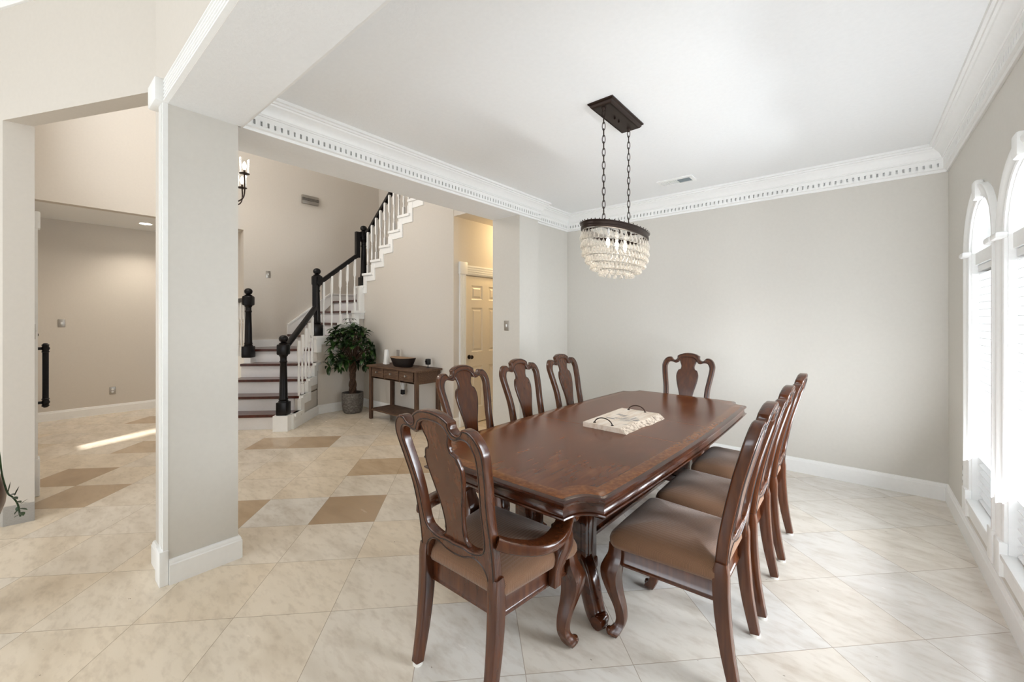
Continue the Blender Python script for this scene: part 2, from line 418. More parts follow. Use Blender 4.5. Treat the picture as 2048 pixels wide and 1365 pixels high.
# ------------------------------------------------------------------ the setting
CZ = 2.85      # dining ceiling
XR, YB = 0.572, 4.754
SO = 2.638     # soffit height
def make_floor():
    T = 0.4565; o = Vector((-2.318, 0.666)); d1 = Vector((cos(radians(45.6)), sin(radians(45.6)))); d2 = Vector((-d1.y, d1.x))
    bm = B(); uvl = bm.loops.layers.uv.new('UVMap'); tn = bm.faces.layers.float.new('tone')
    dark = {}
    for (x, y, t) in TILE_TONES:
        p = Vector((x, y)) - o; dark[(math.floor(p.dot(d1) / T), math.floor(p.dot(d2) / T))] = t
    rr = random.Random(21)
    for i in range(-22, 24):
        for j in range(-22, 24):
            c = o + d1 * (i + .5) * T + d2 * (j + .5) * T
            if not (-9.6 < c.x < 1.2 and -5.1 < c.y < 7.2): continue
            if c.x < -5.4 and c.y < -.4: continue
            v = [bm.verts.new((*(o + d1 * (i + a) * T + d2 * (j + b) * T), 0)) for a, b in ((0, 0), (1, 0), (1, 1), (0, 1))]
            f = bm.faces.new(v)
            for lp, uv in zip(f.loops, ((0, 0), (1, 0), (1, 1), (0, 1))): lp[uvl].uv = uv
            t = rr.uniform(0.22, 0.47)
            if rr.random() < 0.05 and c.y > 1.0: t = rr.uniform(.58, .7)
            if c.x > -1.7 + .3 * rr.random(): t = rr.uniform(0.0, 0.16)  # window light put into the tone: tiles on the window side whiter
            f[tn] = dark.get((i, j), t)
    bmesh.ops.remove_doubles(bm, verts=bm.verts, dist=0.0005)
    return struct('floor', bm, 'tile', 'pale travertine floor tiles laid on the diagonal with some brown tiles', 'floor', smooth=0)
TILE_TONES = [(-2.944, 1.628, .9), (-3.47, 1.136, .76), (-3.505, 2.302, .66), (-3.232, 2.656, .68), (-4.879, 2.317, .8), (-6.03, 1.16, .70), (-5.46, .371, .84), (-4.934, .293, .72), (-5.986, .862, .66), (-7.6, 1.2, .7), (-3.556, 1.344, .1), (-2.3, 1.3, .3), (-3.9, 2.9, .4), (-4.3, 2.4, .45)]
make_floor()

WH = 5.4
# right wall with two arched windows and an unseen third added for daylight
WIN = (3.60, 2.79, 1.98); WR = 0.295; WZ0, WZS = 0.30, 1.87
def arch_path(cy, r, z0, zs, n=18):
    return [(cy - r, z0)] + [(cy - r * cos(pi * i / n), zs + r * sin(pi * i / n)) for i in range(n + 1)] + [(cy + r, z0)]
holes = [arch_path(c, WR, WZ0, WZS) for c in WIN]
me = fill_mesh([[(-4.65, -0.02), (4.9, -0.02), (4.9, 3.8), (-4.65, 3.8)]] + holes, 0.07, 0.0, lambda a, b, c: (XR + 0.07 + c, a, b))
struct('wall_right', to_bm(me), 'wall', 'greige painted wall holding the arched windows', 'wall', smooth=0)
bm = B(); box(bm, -3.32, XR + .14, YB, YB + .14, 0, CZ + .1)
struct('wall_back', bm, 'wall', 'plain greige wall behind the head of the dining table', 'wall', smooth=0)
# left side of the dining room: pillar, header over the wide opening, pilaster, recess
bm = B(); box(bm, -3.20, -2.885, .52, .853, 0, WH)
for f in bm.faces:
    f.normal_update(); f.material_index = 1 if f.normal.y < -.5 else 0
struct('wall_pillar', bm, ['wall', 'tanwall'], 'square greige wall end between the living room and the stair hall', 'wall', smooth=0)
bm = B(); box(bm, -3.32, -2.91, .853, 3.62, SO, WH); box(bm, -3.32, -2.91, 3.62, 3.97, 0, WH); box(bm, -3.32, -2.99, 3.97, 7.0, 0, WH)
for f in bm.faces:
    f.normal_update(); f.material_index = 1 if f.normal.z < -.5 else 0
struct('wall_left', bm, ['wall', 'ceil'], 'greige wall with a wide opening to the stair hall', 'wall', smooth=0)
bm = B(); box(bm, -2.885, XR, .52, .87, SO - .006, 3.8)
for f in bm.faces:
    f.normal_update(); f.material_index = 1 if f.normal.y < -.5 else 0
struct('wall_front', bm, ['ceil', 'tanwall'], 'white beam over the wide opening from the living room', 'beam', smooth=0)
bm = B(); box(bm, -3.0, XR, .87, YB, CZ, CZ + .12)
struct('ceiling', bm, 'ceil', 'white textured ceiling above the dining table', 'ceiling', smooth=0)

# crown moulding with dentils, closed run round the dining room
CROWN = [(0, SO - .003), (.012, SO - .003), (.016, SO + .004), (.016, SO + .014), (.022, SO + .018), (.030, SO + .020), (.030, SO + .037), (.003, SO + .037), (.003, SO + .068), (.030, SO + .068),
         (.030, SO + .098), (.036, SO + .100), (.036, SO + .107), (.042, SO + .112), (.047, SO + .126), (.058, SO + .146), (.074, SO + .160), (.084, SO + .167), (.088, SO + .176), (.100, SO + .178), (.102, SO + .190), (.116, SO + .193), (.118, SO + .209), (.118, CZ), (0, CZ)]
crown_path = [(-2.91, .87), (-2.91, 3.97), (-2.99, 3.97), (-2.99, YB), (XR, YB), (XR, .87)]
bm = B(); planar_sweep(bm, crown_path, CROWN, XY, closed=True)
def dentils(bm, a, b, nrm):
    a, b = Vector(a), Vector(b); L = (b - a).length; t = (b - a) / L; n = max(1, int(L / .040)); st = L / n; nv = Vector(nrm)
    for i in range(n):
        c = a + t * ((i + .5) * st) + nv * .0158
        obox(bm, c, .01375, .0138, SO + .0362, SO + .0688, atan2(t.y, t.x))
dentils(bm, (-2.91, .90), (-2.91, 3.95), (1, 0)); dentils(bm, (-2.99, 4.0), (-2.99, 4.73), (1, 0)); dentils(bm, (-2.965, YB), (XR - .02, YB), (0, -1)); dentils(bm, (XR, YB - .02), (XR, .9), (-1, 0)); 
struct('trim_1', bm, 'trim', 'white crown moulding with a dentil row round the dining ceiling', 'crown moulding', smooth=30)

BASE = [(0, 0), (.018, 0), (.018, .108), (.014, .114), (.014, .122), (.008, .134), (0, .137)]
def base_run(name, path, label, closed=False):
    bm = B(); planar_sweep(bm, path, BASE, XY, closed); return struct(name, bm, 'trim', label, 'baseboard', smooth=30)
base_run('baseboard_dining', [(-2.885, .523), (-2.885, .853), (-3.2, .853)], 'white baseboard round the foot of the square wall end')
base_run('baseboard_back', [(-3.31, 3.62), (-2.91, 3.62), (-2.91, 3.97), (-2.99, 3.97), (-2.99, YB), (XR, YB), (XR, -4.4)], 'white baseboard along the back and window walls of the dining room')

# casing of the opening on the living-room side: fluted head, fluted leg, corner block, plinth
bm = B(); FL = [(0, 0)]
for i in range(5):
    z0 = .006 + i * .0195; FL += [(.020, z0), (.020, z0 + .009), (.012, z0 + .013), (.012, z0 + .017)]
FL += [(.022, .104), (.022, .112), (0, .114)]
planar_sweep(bm, [(XR, .52), (-2.97, .52)], [(-o, SO - .004 + z) for o, z in FL], XY)
struct('trim_2', bm, 'trim', 'white fluted casing running under the tan wall above the living room opening', 'casing', smooth=0)
bm = B(); box(bm, -2.972, -2.883, .498, .52, .19, SO)
for k in range(4): box(bm, -2.962 + k * .019, -2.952 + k * .019, .494, .499, .2, SO - .01)
box(bm, -2.985, -2.878, .482, .522, 0, .19, 0, .004)
box(bm, -3.06, -2.878, .462, .522, SO - .005, SO + .125, 0, .012)
struct('trim_3', bm, 'trim', 'white upright casing with plinth and corner block on the square wall end', 'casing', smooth=30)
base_run('baseboard_pillar', [(-3.2, .56), (-3.2, .52), (-2.985, .52)], 'short white baseboard beside the plinth of the casing')

# angled wall of the living room with the opening to the entry, and the entry wall
ux, uy = .9067, .4217
P1 = (-4.574, -.076); P2 = (-3.19, .567)
bm = B(); prism(bm, [P1, P2, (P2[0] - .0486, P2[1] + .1044), (P1[0] - .0486, P1[1] + .1044)], 2.845, WH)
prism(bm, [(-5.0, -.274), P1, (-4.548, .07), (-5.0, .07)], 0, WH)
struct('wall_angled', bm, 'tanwall', 'tan angled wall with the opening from the living room to the entry', 'wall', smooth=0)
bm = B(); box(bm, -6.40, -5.0, -.06, .07, 0, 3.6); box(bm, -6.70, -6.40, -.06, .07, 0, .4); box(bm, -6.70, -6.40, -.06, .07, 2.2, 3.6); box(bm, -9.0, -6.70, -.06, .07, 0, 3.6); box(bm, -9.0, -6.9, -.06, .07, 3.6, WH); box(bm, -6.9, -5.0, -.06, .07, 5.2, WH); box(bm, -5.3, -5.0, -.06, .07, 3.6, 5.2)
struct('wall_entry', bm, 'tanwall', 'tan entry wall beside the front door', 'wall', smooth=0)
base_run('baseboard_angled', [(-5.0, -.274), P1, (-4.548, .07), (-5.12, .07)][::-1], 'white baseboard at the foot of the tan wall by the entry')
# hall beyond the stair foyer
bm = B(); box(bm, -9.0, -8.85, -.06, 2.45, 0, 3.0)
struct('wall_hall', bm, 'tanwall', 'tan end wall of the entry hall', 'wall', smooth=0)
bm = B(); box(bm, -7.68, -7.55, .07, 2.31, 2.9, WH); box(bm, -7.68, -7.55, 2.31, 4.9, 0, WH); box(bm, -8.85, -7.68, 2.31, 2.45, 0, 3.0)
struct('wall_stair', bm, 'tanwall', 'tall tan wall behind the stair landing', 'wall', smooth=0)
bm = B(); box(bm, -9.0, -7.68, -.06, 2.45, 2.9, 3.0); box(bm, -7.7, -2.9, -.06, 4.9, WH, WH + .1); box(bm, -9.0, -3.0, -2.1, -.06, WH, WH + .1)  # last box is an unseen eave added to block sun at the high opening
struct('ceiling_foyer_and_sunblock', bm, 'ceil', 'white ceilings of the entry hall and stair foyer, with an added outside slab blocking sun', 'ceiling', smooth=0)
base_run('baseboard_hall', [(-8.85, .07), (-8.85, 2.31), (-7.68, 2.31)], 'white baseboard along the tan end wall of the hall')
# wall under the upper stair flight, door wall, corridor
bm = B(); prism(bm, [(-7.68, YB), (-3.32, YB), (-3.32, YB + .14), (-7.68, YB + .14)], 3.0, WH); prism(bm, [(-7.68, YB), (-4.2, YB), (-4.2, YB + .14), (-7.68, YB + .14)], 0, 3.0)
box(bm, -4.25, -4.1, 3.7, 3.914, 0, 3.1); box(bm, -4.25, -4.1, 4.73, 7.0, 0, 3.1); box(bm, -4.25, -4.1, 3.914, 4.73, 2.06, 3.1)
box(bm, -4.1, -3.3, 6.9, 7.0, 0, 3.1)
struct('wall_corridor', bm, 'tanwall', 'warm lit corridor walls with the panelled door', 'wall', smooth=0)
bm = B(); box(bm, -4.1, -3.32, 3.705, 7.0, 2.83, 3.1); box(bm, -4.72, -4.25, 3.77, YB, 3.24, 3.42); box(bm, -4.25, -3.32, 3.705, YB, 3.1, 3.42)
struct('ceiling_corridor', bm, 'tanwall', 'flat ceiling of the warm lit corridor', 'ceiling', smooth=0)
# polygon wall under flight three (X runs right, follows the steps)
pts = [(-6.33, 0), (-4.25, 0), (-4.25, 3.38), (-4.80, 3.38)]
for k in range(6, -1, -1):
    x = -6.305 + .25 * k; z = 2.22 + .2 * k
    pts += [(x + .272, z - .04), (x + .022, z - .04)]
pts += [(-6.283, 1.98), (-6.33, 1.98)]
me = fill_mesh([pts], .03, 0, lambda a, b, c: (a, 3.73 + c, b)); bm = to_bm(me)
prism(bm, [(-6.39, 2.96), (-6.33, 2.93), (-6.33, 3.7), (-6.39, 3.7)], 0, 1.17); prism(bm, [(-6.39, 3.30), (-6.335, 3.30), (-6.335, 3.7), (-6.39, 3.7)], 1.17, 1.37); prism(bm, [(-6.39, 3.54), (-6.335, 3.54), (-6.335, 3.7), (-6.39, 3.7)], 1.37, 1.57)
prism(bm, [(-5.74, 2.32), (-6.36, 2.94), (-6.40, 2.90), (-5.78, 2.28)], 0, .19)
for k in range(1, 5):
    a0 = .235 * k - .02
    p = (-5.74 - .7071 * a0, 2.32 + .7071 * a0); prism(bm, [p, (-6.36, 2.94), (-6.40, 2.90), (p[0] - .04, p[1] - .04)], .2 * k - .01, .2 * k + .17)
struct('wall_under_stair', bm, 'tanwall', 'greige wall under the stair behind the console table', 'wall', smooth=0)
base_run('baseboard_stair', [(-4.1, 3.79), (-4.1, 3.7), (-6.33, 3.7), (-6.33, 2.93), (-5.74, 2.34)][::-1], 'white baseboard under the stair behind the potted tree')
# living room behind the camera
bm = B(); box(bm, -5.15, -4.4, -4.65, -4.5, 0, 3.8); box(bm, -.4, XR + .14, -4.65, -4.5, 0, 3.8); box(bm, -4.4, -.4, -4.65, -4.5, 0, .3); box(bm, -4.4, -.4, -4.65, -4.5, 3.1, 3.8); box(bm, -5.15, -5.0, -4.65, -.27, 0, 3.8)
struct('wall_living', bm, 'tanwall', 'tan walls of the living room round its window', 'wall', smooth=0)
bm = B(); prism(bm, [(-5.1, -4.65), (XR + .14, -4.65), (XR + .14, .6), (-3.1, .6), P1, (-5.1, -.32)], 3.75, 3.85)
struct('ceiling_living', bm, 'ceil', 'high white ceiling of the living room', 'ceiling', smooth=0)
bm = B(); planar_sweep(bm, [(-5.0, -.274), (P2[0], P2[1])], [(0, 3.62), (.015, 3.62), (.02, 3.65), (.08, 3.72), (.1, 3.75), (0, 3.75)], XY)
struct('trim_4', bm, 'trim', 'white crown moulding high on the tan angled wall', 'crown moulding')

bm = B(); box(bm, -5.2, XR + .3, -8.2, -4.66, 3.55, 3.7)  # unseen slab added to keep sun off the living room floor
struct('sun_blocker_living', bm, 'ceil', 'flat slab added outside the living room window to block sun', 'sun blocker', smooth=0)
# arched windows
YZ = lambda x: (lambda a, b, h: (x - h, a, b))
CAS = [(0, .0), (0, .012), (-.008, .016), (-.02, .014), (-.05, .022), (-.06, .028), (-.075, .028), (-.08, .02), (-.08, 0)]
for n_, cy in enumerate(WIN):
    lab = ('arched white window nearest the back wall', 'tall arched white window second from the back wall', 'unseen third arched white window added for daylight')[n_]
    wroot = thing('window_%d' % (n_ + 1), lab, 'window'); wroot['kind'] = 'structure'
    bm = B(); planar_sweep(bm, arch_path(cy, WR, WZ0, WZS), CAS, YZ(XR))
    o = obj('casing', bm, 'trim', wroot)
    bm = B()   # jamb lining and sash
    planar_sweep(bm, arch_path(cy, WR, WZ0, WZS), [(0, 0), (.006, 0), (.006, -.14), (0, -.14)], YZ(XR))
    planar_sweep(bm, arch_path(cy, WR - .004, WZ0, WZS), [(0, -.09), (.03, -.09), (.03, -.12), (0, -.12)], YZ(XR))
    box(bm, XR + .085, XR + .125, cy - WR, cy + WR, WZ0, WZ0 + .04)
    obj('sash', bm, 'trim', wroot)
    bm = B(); box(bm, XR + .015, XR + .1, cy - WR, cy + WR, WZS - .075, WZS)
    obj('transom', bm, 'trim', wroot)
    bm = B()
    for s in (-1, 1):
        box(bm, XR - .045, XR, cy + s * (WR + .04) - .055, cy + s * (WR + .04) + .055, WZS - .02, WZS + .012, 0, .01)
        box(bm, XR - .032, XR, cy + s * (WR + .04) - .05, cy + s * (WR + .04) + .05, WZ0 - .11, WZ0 + .06, 0, .006)
    box(bm, XR - .04, XR, cy - .04, cy + .04, WZS + WR - .01, WZS + WR + .10, 0, .012)
    obj('block', bm, 'trim', wroot)
    bm = B(); box(bm, XR - .028, XR + .085, cy - WR, cy + WR, WZ0 - .022, WZ0 + .004, 0, .005); box(bm, XR - .016, XR, cy - WR, cy + WR, WZ0 - .10, WZ0 - .022)
    obj('sill', bm, 'trim', wroot)
    g = arch_path(cy, WR - .01, WZ0 + .01, WZS)
    bm = B(); loft(bm, [[(XR + .104, a, b) for a, b in g], [(XR + .108, a, b) for a, b in g]])
    obj('pane', bm, 'glass', wroot, 0)
    # blind
    br = thing('window_blind', ('white slatted blind in the arched window nearest the back wall', 'white slatted blind in the second arched window from the back wall', 'white slatted blind in the unseen third arched window added for daylight')[n_], 'blind', (XR + .05, cy, WZS - .08), 0, 'slatted window blinds')
    bm = B(); hw = WR - .012
    nz = 33
    for i in range(nz):
        z = -.045 - i * .0445; dx = .0225; dz = .0100
        a = [(-dx, -hw, z - dz), (dx, -hw, z + dz), (dx, -hw, z + dz + .003), (-dx, -hw, z - dz + .003)]
        b = [(p[0], hw, p[2]) for p in a]; loft(bm, [a, b])
    obj('slats', bm, 'blind', br, 0)
    bm = B(); box(bm, -.025, .025, -hw, hw, -.035, 0.0); obj('head_rail', bm, 'blind', br, 0)
    bm = B(); box(bm, -.022, .022, -hw, hw, -.045 - nz * .0445 - .01, -.045 - nz * .0445 + .008); obj('bottom_rail', bm, 'blind', br, 0)
    bm = B()
    for yy, ln in ((-.16, .72), (-.15, .78)):
        tube(bm, [(-.026, yy, -.03), (-.027, yy, -ln)], .0016, 5); lathe(bm, [(.002, -ln - .03), (.008, -ln - .028), (.006, -ln)], 8, (-.027, yy, 0))
    obj('pull_cord', bm, 'trim', br)

# panelled door, front door
dr = thing('door_1', 'cream six panel door in the warm lit corridor', 'door', (-4.1, 4.32, 0)); dr['kind'] = 'structure'
bm = B(); H = 2.055
def dquad(y0, y1, z0, z1):
    return [(y0, z0), (y1, z0), (y1, z1), (y0, z1)]
pan = []
for y0, y1 in ((-.285, -.065), (.065, .285)):
    pan += [(y0, y1, .22, .80), (y0, y1, 1.0, 1.62), (y0, y1, 1.73, 1.93)]
me = fill_mesh([dquad(-.404, .404, .01, H)] + [dquad(*p) for p in pan], .02, 0, lambda a, b, c: (-.022 + c, a, b)); bm = to_bm(me)
for y0, y1, z0, z1 in pan:
    r = []
    for ins, x in ((0, -.002), (.015, -.014), (.03, -.014), (.05, -.004)):
        r.append([(x, y0 + ins, z0 + ins), (x, y1 - ins, z0 + ins), (x, y1 - ins, z1 - ins), (x, y0 + ins, z1 - ins)])
    loft(bm, r, cap=False); bm.faces.new([bm.verts.new(p) for p in r[-1]])
obj('door_leaf', bm, 'cream', dr, 0)
bm = B(); lathe(bm, [(.03, 0), (.03, .006), (.012, .01), (.012, .035), (.024, .042), (.028, .055), (.022, .068), (0.004, .072)], 16)
k_ = obj('door_knob', bm, 'iron', dr); k_.rotation_euler = (0, radians(90), 0); k_.location = (0, -.335, .935)
bm = B()
for s in (-1, 1):
    y0 = s * .465
    box(bm, 0, .018, y0 - .058, y0 + .058, .2, 2.07)
    for j in range(5): box(bm, .017, .023, y0 - .048 + j * .021, y0 - .036 + j * .021, .22, 2.06)
    box(bm, 0, .03, y0 - .064, y0 + .064, 0, .2, 0, .004); box(bm, 0, .036, y0 - .07, y0 + .07, 2.07, 2.235, 0, .006)
box(bm, 0, .018, -.4, .4, 2.07, 2.2)
for j in range(4): box(bm, .017, .03, -.4, .4, 2.085 + j * .03, 2.10 + j * .03)
obj('casing', bm, 'trim', dr)
fd = thing('door_2', 'white front door seen edge on with a long black pull', 'door', (-5.72, .07, 0)); fd['kind'] = 'structure'
bm = B(); box(bm, -.46, .46, -.03, .004, .02, 2.18); obj('door_leaf', bm, 'trim', fd, 0)
bm = B()
for s in (-1, 1):
    x0 = s * .52
    box(bm, x0 - .055, x0 + .055, 0, .026, .19, 2.2); box(bm, x0 - .06, x0 + .06, 0, .038, 0, .31, 0, .008); box(bm, x0 - .06, x0 + .06, 0, .04, 2.2, 2.34, 0, .01)
box(bm, -.46, .46, 0, .026, 2.2, 2.31); obj('casing', bm, 'trim', fd)
bm = B()
for z in (.73, 1.20):
    tube(bm, [(.30, .004, z), (.30, .075, z)], .012, 8); lathe(bm, [(.012, -.045), (.026, -.03), (.02, -.02), (.028, 0), (.02, .02), (.026, .03), (.012, .045)], 12, (.30, .075, z)); box(bm, .27, .33, .004, .016, z - .06, z + .06)
tube(bm, [(.30, .075, .71), (.30, .075, 1.22)], .02, 10); obj('pull_handle', bm, 'black', fd)
bm = B(); box(bm, .28, .34, .004, .03, 1.9, 2.08, 0, .004); box(bm, .29, .32, .004, .03, 1.74, 1.77); box(bm, .28, .33, .004, .035, 1.31, 1.33); obj('lock', bm, 'black', fd)

# ------------------------------------------------------------------ staircase
stair = thing('staircase', 'turning staircase with dark wood treads, white risers and black newels', 'staircase', (-6.4, 2.9, 0))
SL = Vector((-6.4, 2.9, 0))
def sobj(name, bm, mat, smooth=35): return obj(name, bm, mat, stair, smooth, None)
def shift(bm):
    for v in bm.verts: v.co -= SL
    return bm
O2 = Vector((-5.74, 2.32)); fv = Vector((-.7071, .7071)); sv = Vector((-.7071, -.7071))
def P(a, w_): q = O2 + fv * a + sv * w_; return (q.x, q.y)
for k in range(4):
    a0 = .235 * k
    bm = B(); prism(bm, [P(a0, 0), P(a0 + .02, 0), P(a0 + .02, 1.02), P(a0, 1.02)], .2 * k, .2 * k + .17); sobj('riser', shift(bm), 'riser')
    bm = B(); prism(bm, [P(a0 - .03, -.0), P(a0 + .255, -.0), P(a0 + .255, 1.02), P(a0 - .03, 1.02)], .2 * k + .165, .2 * (k + 1)); sobj('tread', shift(bm), 'tread')
bm = B(); prism(bm, [P(.94, 0), P(.96, 0), P(.96, 1.02), P(.94, 1.02)], .8, .97); sobj('riser', shift(bm), 'riser')
bm = B(); prism(bm, [P(.91, 0), P(.91, 1.0), (-7.55, 2.25), (-7.55, 3.04), (-6.38, 3.04)], .965, 1.0); sobj('tread', shift(bm), 'tread')
for k in range(4):
    y0 = (3.0, 3.27, 3.53, 3.80)[k]; z = 1.0 + .2 * k
    bm = B(); box(bm, -7.55, -6.38 - (.28 if k == 3 else 0), y0, y0 + .02, z, z + .17); sobj('riser', shift(bm), 'riser')
    bm = B(); y1 = (3.29, 3.55, 3.82, YB)[k]; box(bm, -7.55, -6.38 - (.2 if k == 3 else 0), y0 - .03, y1, z + .165, z + .2); sobj('tread', shift(bm), 'tread')
for k in range(-1, 7):
    x0 = -6.275 + .25 * k; z = 1.82 + .2 * (k + 1)
    bm = B(); box(bm, x0, x0 + .02, 3.72, YB, z, z + .17); sobj('riser', shift(bm), 'riser')
    bm = B(); box(bm, x0 - .03, x0 + .27, 3.70, YB, z + .165, z + .2); sobj('tread', shift(bm), 'tread')
# white stringer boards stepping along the open sides
bm = B()
nrm = Vector((.7071, .7071))
def sbox(a0, a1, z0, z1, out=.02, inn=.02):
    q = [O2 + fv * a0 + nrm * out, O2 + fv * a1 + nrm * out, O2 + fv * a1 - nrm * inn, O2 + fv * a0 - nrm * inn]
    prism(bm, [(p.x, p.y) for p in q], z0, z1)
for k in range(1, 5):
    a0 = .235 * k
    sbox(a0 - .215, a0 + .1, .2 * k - .13 if k > 1 else 0.0, .2 * k, .022)
    sbox(a0 - .24, a0 + .02, .2 * k - .035, .2 * k, .05)
    sbox(a0 - .01, a0 + .10, .2 * k - .127, .2 * k + .197, .026)
sbox(.93, 1.02, .72, 1.2, .03)
sbox(-.03, .17, 0, .195, .03)
FB = [0]
def fbox(y0, y1, z0, z1, out=.02):
    FB[0] += .0011; box(bm, -6.40 - FB[0], -6.33 + out + FB[0] * .5, y0 + FB[0] * .3, y1 + FB[0] * .4, z0 - FB[0] * .4, z1 + FB[0] * .3)
fbox(2.90, 3.32, 1.07, 1.2); fbox(2.88, 3.30, 1.165, 1.2, .05); fbox(2.9, 2.98, .95, 1.2)
fbox(3.28, 3.56, 1.27, 1.4); fbox(3.26, 3.55, 1.365, 1.4, .05); fbox(3.28, 3.36, 1.07, 1.4)
fbox(3.52, 3.70, 1.47, 1.6); fbox(3.50, 3.70, 1.565, 1.6, .05); fbox(3.52, 3.60, 1.27, 1.6)
fbox(3.62, 3.72, 1.47, 2.0)
for k in range(-1, 7):
    x0 = -6.305 + .25 * k; z = 2.02 + .2 * (k + 1)
    box(bm, x0 + .01, x0 + .33, 3.685, 3.72, z - .13, z); box(bm, x0 - .005, x0 + .28, 3.655, 3.717, z - .035, z + .001)
    box(bm, x0 + .247, x0 + .327, 3.681, 3.723, z - .127, z + .197)
box(bm, -6.408, -6.304, 3.676, 3.727, 1.61, 2.003)
prism(bm, [P(-.135, .0), P(.045, .0), P(.045, .185), P(-.135, .185)], 0, .2015)
sobj('stringer', shift(bm), 'trim', 0)
bm = B(); prism(bm, [P(.78, 1.02), P(.78, .93), P(.93, .93), (-7.55, 2.23), (-7.55, 2.17), P(.95, 1.06)], .0, .88); sobj('curb', shift(bm), 'trim', 0)
# skirt boards on the walls
bm = B(); t = .018
sk = [(2.31, 1.0), (2.31, 1.12), (2.97, 1.12), (2.97, 1.36), (3.72, 1.93), (YB, 1.93), (YB, 1.8), (3.8, 1.8), (3.6, 1.6), (3.3, 1.4), (3.05, 1.2), (3.0, 1.0)]
me = fill_mesh([sk], t / 2, 0, lambda a, b, c: (-7.55 + t / 2 + c, a, b)); bm.from_mesh(me); bpy.data.meshes.remove(me)
planar_sweep(bm, [(2.97, 1.36), (3.72, 1.93), (YB, 1.93)], [(-.012, 0), (.012, 0), (.012, .03), (-.012, .03)], lambda a, b, h: (-7.55 + h, a, b))
sk2 = [(-7.55, 1.8), (-7.55, 1.93), (-6.6, 1.95), (-4.6, 3.55), (-4.6, 3.2), (-6.5, 1.8)]
me = fill_mesh([sk2], t / 2, 0, lambda a, b, c: (a, YB - t / 2 + c, b)); bm.from_mesh(me); bpy.data.meshes.remove(me)
sobj('skirt_board', shift(bm), 'trim', 0)
# newel posts
def newel_bm():
    bm = B(); box(bm, -.068, .068, -.068, .068, 0, .17, 0, .01)
    lathe(bm, [(.062, .17), (.058, .185), (.05, .19), (.058, .205), (.053, .22), (.050, .24), (.046, .45), (.040, .68), (.046, .69), (.048, .70), (.040, .715), (.041, .76), (.052, .775), (.058, .79)], 20)
    box(bm, -.066, .066, -.066, .066, .785, .93, 0, .022)
    lathe(bm, [(.05, .925), (.055, .938), (.035, .95), (.028, .957), (.045, .965), (.054, .985), (.056, 1.0), (.052, 1.018), (.038, 1.036), (.018, 1.045), (.002, 1.047)], 20)
    return bm
NW = [((-5.774, 2.225, .2015), radians(45)), ((-6.385, 2.945, 1.2), 0), ((-6.40, 3.74, 2.0), 0), ((-7.035, 2.215, .88), radians(45))]
n0 = None
for loc, rz in NW:
    if n0 is None: n0 = sobj('newel_post', newel_bm(), 'black'); o = n0
    else: o = n0.copy(); COL.objects.link(o); o.parent = stair
    o.location = Vector(loc) - SL; o.rotation_euler = (0, 0, rz)
# handrails
RAILP = [(.030, -.03), (.034, -.01), (.030, .012), (.022, .03), (0, .036), (-.022, .03), (-.030, .012), (-.034, -.01), (-.030, -.03)]
def rail(bm, a, b, side):
    a, b, s = Vector(a), Vector(b), Vector(side); t = (b - a).normalized(); s = (s - t * t.dot(s)).normalized(); u = s.cross(t)
    if u.z < 0: u = -u
    loft(bm, [[p + s * x + u * y for x, y in RAILP] for p in (a, b)])
bm = B()
gx = Vector((-6.335, 2.895, 0))
rail(bm, (-5.80, 2.27, 1.10), (gx.x, gx.y, 1.64), (.7071, .7071, 0)); obox(bm, (gx.x, gx.y), .03, .034, 1.60, 2.11, radians(45)); obox(bm, (gx.x - .02, gx.y + .025), .04, .03, 2.02, 2.11, radians(135))
sobj('handrail', shift(bm), 'black')
bm = B(); rail(bm, (-6.385, 2.99, 2.03), (-6.385, 3.62, 2.53), (1, 0, 0)); box(bm, -6.415, -6.355, 3.585, 3.655, 2.49, 2.92); box(bm, -6.415, -6.355, 3.65, 3.70, 2.85, 2.92)
sobj('handrail', shift(bm), 'black')
bm = B(); rail(bm, (-6.36, 3.75, 2.86), (-4.9, 3.75, 4.03), (0, 1, 0)); sobj('handrail', shift(bm), 'black')
bm = B(); rail(bm, (-7.07, 2.215, 1.75), (-7.55, 2.205, 1.75), (0, 1, 0)); sobj('handrail', shift(bm), 'black')
# balusters
def baluster(x, y, z0, z1):
    bm = B(); H = z1 - z0; hb = .14
    box(bm, -.0165, .0165, -.0165, .0165, 0, hb); box(bm, -.0165, .0165, -.0165, .0165, H - .27, H)
    m = H - .27 - hb
    lathe(bm, [(.015, hb), (.010, hb + .01), (.017, hb + .022), (.010, hb + .034), (.012, hb + .05), (.0185, hb + m * .3), (.016, hb + m * .5), (.0095, hb + m * .84), (.015, hb + m * .87), (.009, hb + m * .9), (.014, hb + m * .96), (.0165, hb + m)], 10)
    o = obj('baluster', bm, 'trim', stair); o.location = Vector((x, y, z0)) - SL
for k in range(1, 5):
    for d in (-.02, .10):
        if k == 1 and d < 0: continue
        a0 = .235 * (k - 1) + .12 + d
        q = O2 + fv * a0 - nrm * .005
        zr = 1.09 + (a0 - .07) / .80 * .55 - .03
        if a0 < .80: baluster(q.x, q.y, .2 * k, min(zr, 1.6))
for y, z0 in ((3.04, 1.2), (3.17, 1.2), (3.31, 1.4), (3.43, 1.4), (3.56, 1.6)):
    baluster(-6.37, y, z0, 2.03 + (y - 2.99) / .63 * .5 - .03)
for k in range(0, 7):
    for d in (.05, .175):
        x = -6.305 + .25 * k + d; baluster(x, 3.735, 2.22 + .2 * k, 2.86 + (x + 6.36) / 1.46 * 1.17 - .03)
for x in (-7.17, -7.30, -7.43): baluster(x, 2.205, .88, 1.73)

